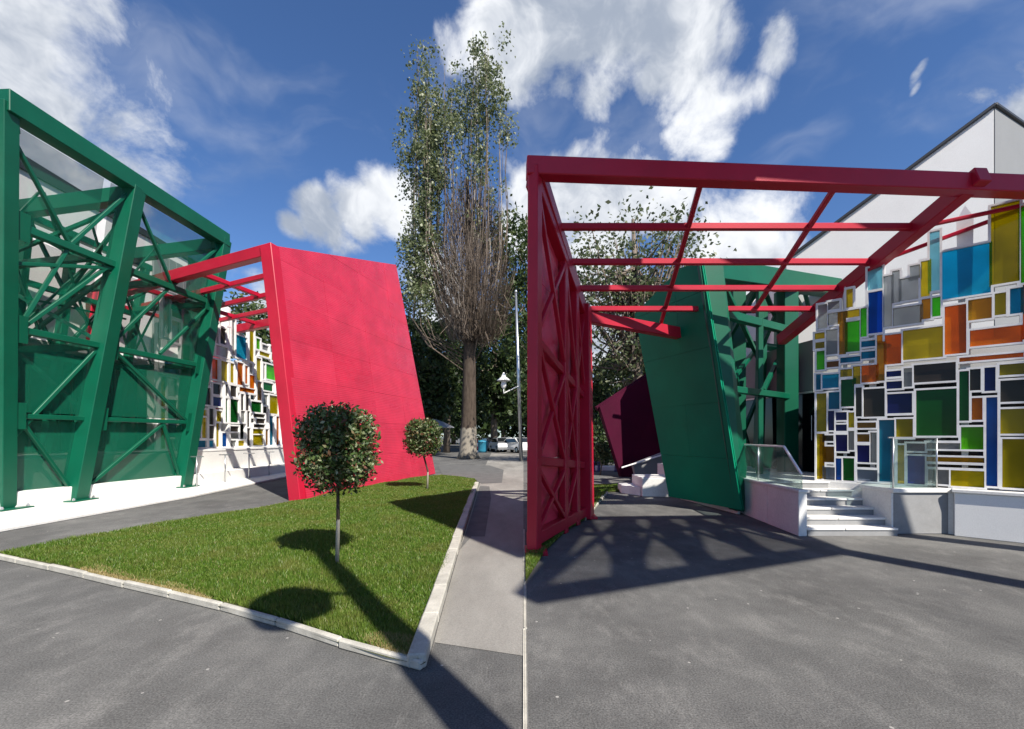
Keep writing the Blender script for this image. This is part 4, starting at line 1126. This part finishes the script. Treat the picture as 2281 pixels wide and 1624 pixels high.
def in_poly(pts, poly):
    x, y = pts[:, 0], pts[:, 1]; ins = np.zeros(len(pts), bool)
    n = len(poly)
    for i in range(n):
        x0, y0 = poly[i][0], poly[i][1]; x1, y1 = poly[(i + 1) % n][0], poly[(i + 1) % n][1]
        c = ((y0 > y) != (y1 > y))
        with np.errstate(divide='ignore', invalid='ignore'):
            ins ^= c & (x < (x1 - x0) * (y - y0) / (y1 - y0) + x0)
    return ins

def grass(label, poly, n, z, hgt, mat='grass'):
    xs = [p[0] for p in poly]; ys = [p[1] for p in poly]
    out = []
    got = 0
    while got < n:
        y = min(ys) + (max(ys) - min(ys)) * rng.uniform(0, 1, n) ** 1.7      # denser towards the viewer
        x = rng.uniform(min(xs), max(xs), n)
        p = np.stack([x, y], 1); p = p[in_poly(p, poly)]
        out.append(p); got += len(p)
    p = np.concatenate(out)[:n]
    patchy = .75 + .35 * np.sin(p[:, 0] * 2.3 + 1.3 * np.sin(p[:, 1] * 1.7)) * np.cos(p[:, 1] * 1.9 + p[:, 0])
    h = hgt * rng.uniform(.5, 1.3, n) * patchy
    w = .0045 + .0011 * np.maximum(0, p[:, 1] - 3)
    a = rng.uniform(0, 2 * np.pi, n); lean = rng.uniform(0, .75, n) * h; la_ = rng.uniform(0, 2 * np.pi, n)
    v = np.empty((n, 3, 3))
    v[:, 0] = np.stack([p[:, 0] - np.cos(a) * w, p[:, 1] - np.sin(a) * w, np.full(n, z)], 1)
    v[:, 1] = np.stack([p[:, 0] + np.cos(a) * w, p[:, 1] + np.sin(a) * w, np.full(n, z)], 1)
    v[:, 2] = np.stack([p[:, 0] + np.cos(la_) * lean, p[:, 1] + np.sin(la_) * lean, z + h], 1)
    o = raw_mesh('grass', v.reshape(-1, 3), 3, M[mat])
    return tag(o, label, 'grass', None, 'stuff')
grass('short green grass of the triangular lawn', shrink(lawn_poly, .12), 330000, .045, .060)
grass('grass of the narrow strip under the red truss wall', [gr(1172, 1226), gr(1172, 1300), gr(1215, 1231), gr(1262, 1185), gr(1304, 1160), gr(1350, 1102), gr(1302, 1102)], 16000, .03, .06)
grass('grass of the small lawn at the end of the path', [gr(1298, 1099), gr(1400, 1095), gr(1416, 1083), gr(1298, 1083)], 14000, .03, .07)

grass('dry straw grass at the front corner of the lawn', [gr(800, 1440), gr(860, 1470), gr(935, 1490), gr(955, 1440), gr(900, 1432), gr(850, 1425)], 5000, .045, .055, 'dry')
grass('dry straw grass along the asphalt kerb of the lawn', [gr(170, 1281), gr(400, 1335), gr(470, 1352), gr(420, 1318), gr(300, 1296), gr(220, 1270)], 4200, .045, .05, 'dry')
# ------------------------------------------------------------------ the tall poplar
po = empty('poplar_tree', at(1043, 1022, 32), 'very tall columnar poplar with bare brown twigs and two leafy tops', 'tree')
PX, PY = at(1043, 1022, 32).x, 32.0
tube('trunk', [V(PX, PY, 0), V(PX, PY, .5), V(PX + .05, PY, 3), V(PX + .1, PY, 8), V(PX + .15, PY, 14), V(PX - .1, PY, 20)], [.85, .62, .52, .44, .32, .12], M['bark_white'], po, 16, .12)
limbs, pale, twigs, lp = [], [], [], []
def poplar_limb(dx, dy, z0, z1, leaf0, r, dens, store):
    base = V(PX + .1 + dx * .08, PY + dy * .08, z0)
    pts = []
    for k in range(7):
        t = k / 6
        f = min(1, (t * 3.6) ** .6)
        pts.append(V(PX + .1 + dx * (.08 + .92 * f) + random.uniform(-.12, .12), PY + dy * (.08 + .92 * f), z0 + (z1 - z0) * t))
    store.append((pts, [r * (1 - .85 * k / 6) for k in range(7)]))
    for _ in range(int((z1 - leaf0) * dens)):
        z = random.uniform(leaf0, z1 + .3); t = (z - z0) / (z1 - z0)
        t = max(0, min(.999, t)); i = int(t * 6); p = pts[i].lerp(pts[i + 1], t * 6 - i)
        c = np.array(p) + np.array([random.gauss(0, .55), random.gauss(0, .55), 0])
        m = random.randint(20, 60)
        lp.append(c + rng.normal(size=(m, 3)) * np.array([.27, .27, .36]) * random.uniform(.7, 1.2))
for k in range(26):      # left top, leafy right down its outer side
    dx = random.uniform(-4.3, -2.2); poplar_limb(dx, random.uniform(-1.4, 1.4), random.uniform(7.5, 13), random.uniform(23.5, 29.4) - (0 if -4.1 < dx < -2.6 else 2), random.uniform(11, 18) if dx < -2.9 else 18, .055, 1.0, pale if k % 3 == 0 else limbs)
for k in range(26):      # right top
    dx = random.uniform(-1.7, 2.7); top = 29.8 - abs(dx - .6) * 1.4 + random.uniform(-1.5, .8)
    poplar_limb(dx, random.uniform(-1.5, 1.5), random.uniform(6, 14), top, random.uniform(20, 24), .05, 1.0, pale if k % 3 == 0 else limbs)
for k in range(10):      # thin foliage among the bare limbs
    poplar_limb(random.uniform(-2.2, 2.4), random.uniform(-1.5, 1.5), random.uniform(7, 11), random.uniform(19, 23), random.uniform(14, 17), .04, .7, limbs)
for k in range(9):       # low leafy side shoots on the left
    dx = random.uniform(-4.2, -3.0); poplar_limb(dx, random.uniform(-1, 1), random.uniform(6, 8), random.uniform(15, 19), random.uniform(9.0, 12.5), .04, 2.4, limbs)
for k in range(500):     # dry twigs round the middle of the trunk
    z0 = random.uniform(8.2, 18.0); a = random.uniform(0, 6.28); R0 = random.uniform(.3, 2.7) * (1.1 if z0 < 13 else .85)
    s = V(PX + .3 + math.cos(a) * R0 * .8, PY + math.sin(a) * R0 * .8, z0)
    e = V(PX + .3 + math.cos(a) * R0 * 1.1 + random.uniform(-.3, .3), PY + math.sin(a) * R0 * 1.1, z0 + random.uniform(1.0, 3.6) * random.choice((1, 1, -.35)))
    m = s.lerp(e, .5) + V(random.uniform(-.2, .2), random.uniform(-.2, .2), random.uniform(-.5, .1))
    twigs.append(([s, m, e], [.028, .02, .007]))
tubes('limbs', limbs, M['twig'], po, 5)
tubes('pale_limbs', pale, M['limb_pale'], po, 5)
tubes('dry_twigs', twigs, M['twig'], po, 3)
ns = 6500
aa = rng.uniform(0, 2 * np.pi, ns)
zz = 8.2 + (7.2 + 2.6 * np.sin(aa * 2 + .6) + 1.6 * np.sin(aa * 5 + 2)) * rng.uniform(0, 1, ns) ** 1.25
rr2 = rng.uniform(.05, 1, ns) ** .6 * np.interp(zz, [8, 10, 13, 17, 20.5], [1.5, 2.7, 2.6, 1.8, .9])
c0 = np.stack([PX + .35 + np.cos(aa) * rr2, PY + np.sin(aa) * rr2, zz], 1)
tip = c0 + np.stack([np.cos(aa) * .25 + rng.normal(0, .34, ns), np.sin(aa) * .25 + rng.normal(0, .34, ns), rng.uniform(.4, 1.7, ns)], 1)
sd_ = np.stack([-np.sin(aa + .7), np.cos(aa + .7), np.zeros(ns)], 1) * .016
st4 = np.empty((ns, 4, 3)); st4[:, 0] = c0 - sd_; st4[:, 1] = c0 + sd_; st4[:, 2] = tip + sd_ * .3; st4[:, 3] = tip - sd_ * .3
raw_mesh('fine_twigs', st4.reshape(-1, 3), 4, M['strand'], po)
leaves('foliage', np.concatenate(lp), .205, M['poplar'], po, .75)

# ------------------------------------------------------------------ other trees
def broad_tree(name, label, base, height, crowns, n, leaf, mat, trunk_r, group='trees behind the portals', clump=.45, bark='bark', bare=0):
    t = empty(name, (base[0], base[1], 0), label, 'tree', group)
    bx, by = base
    cz = crowns[0][2]
    tube('trunk', [V(bx, by, 0), V(bx + .05, by, cz * .4), V(bx - .05, by, cz * .8), V(bx + crowns[0][0] * .4, by, min(height, cz * 1.2))], [trunk_r * 1.2, trunk_r, trunk_r * .8, trunk_r * .3], M[bark], t, 9, .12)
    items, pts = [], []
    tot = sum(c[3] * c[4] for c in crowns)
    for (ox, oy, oz, rx, rz) in crowns:
        m = int(n * rx * rz / tot / 22)
        d = rng.normal(size=(m, 3)); d /= np.linalg.norm(d, axis=1)[:, None]
        r = rng.uniform(.25, 1, m) ** .55
        c = d * r[:, None] * np.array([rx, rx, rz]) + np.array([bx + ox, by + oy, oz])
        for q in c:
            pts.append(q + rng.normal(size=(22, 3)) * np.array([1, 1, .75]) * clump * rng.uniform(.6, 1.3))
        for q in c[:max(6, int(m * .07)) + bare]:
            s = V(bx, by, random.uniform(cz * .45, cz))
            e = Vector(q); mm = s.lerp(e, .5) + V(0, 0, -.12 * (e - s).length)
            items.append(([s, mm, e], [trunk_r * .32, trunk_r * .2, trunk_r * .05]))
    tubes('limbs', items, M[bark], t, 5)
    leaves('crown', np.concatenate(pts), leaf, M[mat], t, .6)
    return t
def gx(px, d): return (px - CX) * d / FOC
# behind the red panel and the poplar (left)
broad_tree('street_tree', 'dark dense tree directly behind the red panel edge', (gx(930, 40), 40), 12, [(0, 0, 8.0, 3.8, 5.0), (1.0, 0, 5.0, 3.0, 3.0)], 9000, .42, 'dark_leaf', .3)
broad_tree('street_tree', 'dark tree left of the poplar trunk', (gx(995, 44), 44), 12, [(0, 0, 9.0, 3.6, 5.2), (.5, 1, 5.4, 3.2, 3.0)], 8000, .42, 'dark_leaf', .3)
broad_tree('street_tree', 'dark tree right of the poplar trunk behind the bell lamp', (gx(1100, 50), 50), 16, [(0, 0, 10.0, 4.6, 6.6), (1.5, 0, 6.4, 3.6, 3.4)], 10000, .5, 'dark_leaf', .35)
broad_tree('street_tree', 'brighter green tree crown high behind the leaning lamp post', (gx(1190, 38), 38), 20, [(-1.6, 0, 17.0, 2.4, 3.4), (-1.6, .5, 12.0, 2.6, 3.4)], 5200, .36, 'mid_leaf', .3)
broad_tree('street_tree', 'dark street tree over the parked cars', (gx(1185, 62), 62), 15, [(0, 0, 9.6, 5, 6.6), (-4, 0, 8, 4, 5)], 9000, .6, 'dark_leaf', .35)
broad_tree('street_tree', 'far dark tree between the poplar and the red panel', (gx(960, 66), 66), 18, [(0, 0, 10, 6, 8), (4, 0, 8, 6, 6.5)], 9000, .7, 'dark_leaf', .4)
broad_tree('street_tree', 'mid green tree showing above the left glass wall', (gx(560, 34), 34), 13, [(0, 0, 9.5, 2.6, 2.6), (1.2, 0, 7.5, 2.4, 2.2)], 3500, .35, 'mid_leaf', .25)
# behind the right portal
broad_tree('sparse_tree', 'sparse pale tree seen through the open red roof', (gx(1420, 24), 24), 14, [(-.6, 0, 11.0, 3.6, 2.6), (-2.0, 0, 9.4, 2.6, 2.2), (2.6, 0, 10.2, 1.8, 2.2), (.4, 0, 8.0, 3.0, 2.4), (-.8, 0, 5.8, 2.6, 1.6)], 6800, .24, 'pale_leaf', .26, clump=.55, bare=40)
broad_tree('street_tree', 'dark bushy tree beside the far red post', (gx(1318, 30), 30), 7, [(0, 0, 4.6, 1.3, 2.2), (-.6, 0, 2.4, 1.3, 1.6)], 3200, .26, 'dark_leaf', .15)
broad_tree('street_tree', 'dark tree behind the purple panel', (gx(1395, 34), 34), 10, [(0, 0, 5.5, 2.6, 2.6), (-2.2, 0, 3.2, 1.6, 2.0)], 4200, .34, 'dark_leaf', .2)
broad_tree('street_tree', 'mid green tree over the top of the purple panel', (gx(1400, 28), 28), 9, [(0, 0, 6.0, 2.0, 1.5), (1.4, 0, 6.6, 1.6, 1.4)], 2400, .26, 'mid_leaf', .16)
b3 = at(1337, 1058, 18.5)
rb3 = broad_tree('trimmed_tree', 'tiny round trimmed tree at the far end of the path', (b3.x, b3.y), 1.3, [(0, 0, .95, .38, .34)], 1100, .12, 'pale_leaf', .03, 'trimmed round trees on the lawn', clump=.07)
broad_tree('shrub', 'dark rounded shrub behind the tiny trimmed tree', (gx(1326, 24), 24), 2.4, [(0, 0, 1.25, 1.0, 1.1), (1.0, .6, 1.0, .9, .9)], 2400, .2, 'dark_leaf', .06, 'shrubs')
for k, (px, d, hh, w) in enumerate(((900, 85, 15, 10), (1010, 90, 17, 11), (1120, 95, 16, 10), (1230, 90, 12, 9), (1340, 80, 10, 8), (1460, 85, 9, 8))):
    broad_tree('street_tree', ['farthest tree behind the red panel', 'farthest tree behind the poplar', 'farthest tree behind the lamp post', 'farthest tree behind the red truss wall', 'farthest tree behind the path end', 'farthest tree behind the purple panel'][k],
               (gx(px, d), d), hh, [(0, 0, hh * .5, w * .6, hh * .48), (w * .4, 0, hh * .36, w * .45, hh * .34)], 4500, 1.0, 'dark_leaf', .4, clump=.9)

# ------------------------------------------------------------------ street furniture and cars in the distance
sl = empty('leaning_lamp_post', at(1160, 1010, 29), 'slim pale grey lamp post at the pavement edge', 'lamp post')
p0, p1 = V(gx(1161, 29), 29, 0), V(gx(1149, 29), 29, EYE + (CY - 652) * 29 / FOC)
tube('pole', [p0, p0.lerp(p1, .5), p1], [.13, .11, .08], M['steel'], sl, 10)
lathe('cap', [(.09, 0), (.10, .1), (.03, .2)], p1, M['steel'], sl, 10)
bl_ = empty('bell_lamp', at(1122, 850, 27), 'white bell shaped lantern on a bracket left of the lamp post', 'lamp')
lc = at(1122, 848, 27)
lathe('lamp_shade', [(.42, 0), (.40, .04), (.16, .22), (.10, .36), (.03, .5)], lc, M['white_frame'], bl_, 16)
lathe('lamp_globe', [(.04, -.48), (.13, -.42), (.17, -.25), (.13, -.02)], lc, M['white_frame'], bl_, 14)
beam('bracket', lc + V(0, 0, -.75), at(1155, 860, 28.5), .06, .06, M['white_frame'], bl_)
tube('stem', [lc + V(0, 0, -.78), lc + V(0, 0, -.45)], .035, M['white_frame'], bl_)
sp = empty('striped_post', gr(1063, 1020), 'short red and white post beside the poplar trunk', 'post')
c = gr(1063, 1020)
for k in range(5):
    lathe('band', [(.10 - .012 * k, k * .28), (.09 - .012 * k, k * .28 + .278)], c, M['white_frame'] if k % 2 else M['red'], sp, 10)
bn = empty('rubbish_bin', gr(1074, 1006, 0), 'blue rubbish bin between the poplar and the parked cars', 'bin')
c = gr(1074, 1008)
BLUE = plain("teal_bin_plastic", (.03, .22, .34), .5)
lathe('body', [(.42, 0), (.5, .2), (.52, 1.0), (.54, 1.02)], c, BLUE, bn, 14)
lathe('lid', [(.56, 1.03), (.5, 1.14), (.2, 1.22)], c, BLUE, bn, 14)
um = empty('parasol', at(968, 1000, 37), 'grey parasol behind the farther trimmed tree', 'parasol')
c = V(gx(966, 37), 37, 0)
tube('pole', [c, c + V(0, 0, 2.9)], .04, M['steel'], um)
lathe('canopy', [(1.7, 2.3), (1.68, 2.36), (.9, 2.75), (.05, 3.05)], c, plain("grey_canvas", (.25, .25, .27), .8), um, 8, False)

def car(label, loc, rz, paintm):
    c = empty('parked_car', loc, label, 'car', 'cars parked along the street', rz)
    Mx = Matrix.Translation(loc) @ Matrix.Rotation(rz, 4, 'Z')
    prof = [(-2.1, .35), (-2.15, .62), (-2.0, .86), (-1.55, .95), (-.95, 1.42), (.75, 1.46), (1.45, 1.0), (2.05, .88), (2.15, .55), (2.1, .3)]
    bm = bmesh.new()
    rows = []
    for yy, k in ((-.86, .93), (-.80, 1), (.80, 1), (.86, .93)):
        rows.append([bm.verts.new(Mx @ V(x, yy * (1 if z < 1.0 else .82), .3 + (z - .3) * k if z > .95 else z)) for x, z in prof])
    n = len(prof)
    for a, b in zip(rows, rows[1:]):
        for i in range(n): bm.faces.new((a[i], a[(i + 1) % n], b[(i + 1) % n], b[i]))
    bm.faces.new(rows[0][::-1]); bm.faces.new(rows[-1])
    bmesh.ops.recalc_face_normals(bm, faces=bm.faces)
    from_bm('body', bm, paintm, c, False)
    for sgn in (-1, 1):
        g = [V(-1.32, sgn * .80, .98), V(1.25, sgn * .80, 1.02), V(.70, sgn * .745, 1.36), V(-.88, sgn * .745, 1.34)]
        slab('side_window', [Mx @ p for p in (g if sgn < 0 else g[::-1])], -.02, M['car_glass'], c)
    for g in ([V(.80, -.6, 1.40), V(.80, .6, 1.40), V(1.42, .7, 1.03), V(1.42, -.7, 1.03)], [V(-1.0, .6, 1.36), V(-1.0, -.6, 1.36), V(-1.52, -.7, .98), V(-1.52, .7, .98)]):
        slab('windscreen', [Mx @ (p + V(.02 if p.x > 0 else -.02, 0, .02)) for p in g], .03, M['car_glass'], c)
    for x in (-1.32, 1.32):
        for sgn in (-1, 1):
            vs, fs = tube_data([V(x, sgn * .66, .32), V(x, sgn * .88, .32)], [.32, .32], 14)
            w = mesh('wheel', [Mx @ v for v in vs], fs, M['rubber'], c)
            vs, fs = tube_data([V(x, sgn * .86, .32), V(x, sgn * .895, .32)], [.19, .17], 10)
            mesh('rim', [Mx @ v for v in vs], fs, M['steel'], w)
    for sgn in (-1, 1):
        box_ = [Mx @ V(2.02, sgn * .62 - .14, .62), Mx @ V(2.02, sgn * .62 + .14, .62), Mx @ V(2.0, sgn * .62 + .14, .78), Mx @ V(2.0, sgn * .62 - .14, .78)]
        slab('headlight', [p for p in box_], -.12, M['white_frame'], c)
    return c
CW = plain("white_car_paint", (.75, .75, .75), .25); CS = plain("silver_car_paint", (.34, .35, .37), .3, .4); CD = plain("dark_car_paint", (.02, .022, .03), .2)
def place(px, d): return V(gx(px, d), d, 0)
car('white car at the edge of the pavement, nearest the truss wall', place(1152, 44), math.radians(-60), CW)
car('silver car parked between the dark car and the white car', place(1117, 46), math.radians(-75), CS)
car('dark car parked beside the blue bin', place(1094, 50), math.radians(-70), CD)
car('pale car far behind the silver car', place(1128, 62), math.radians(-10), CS)
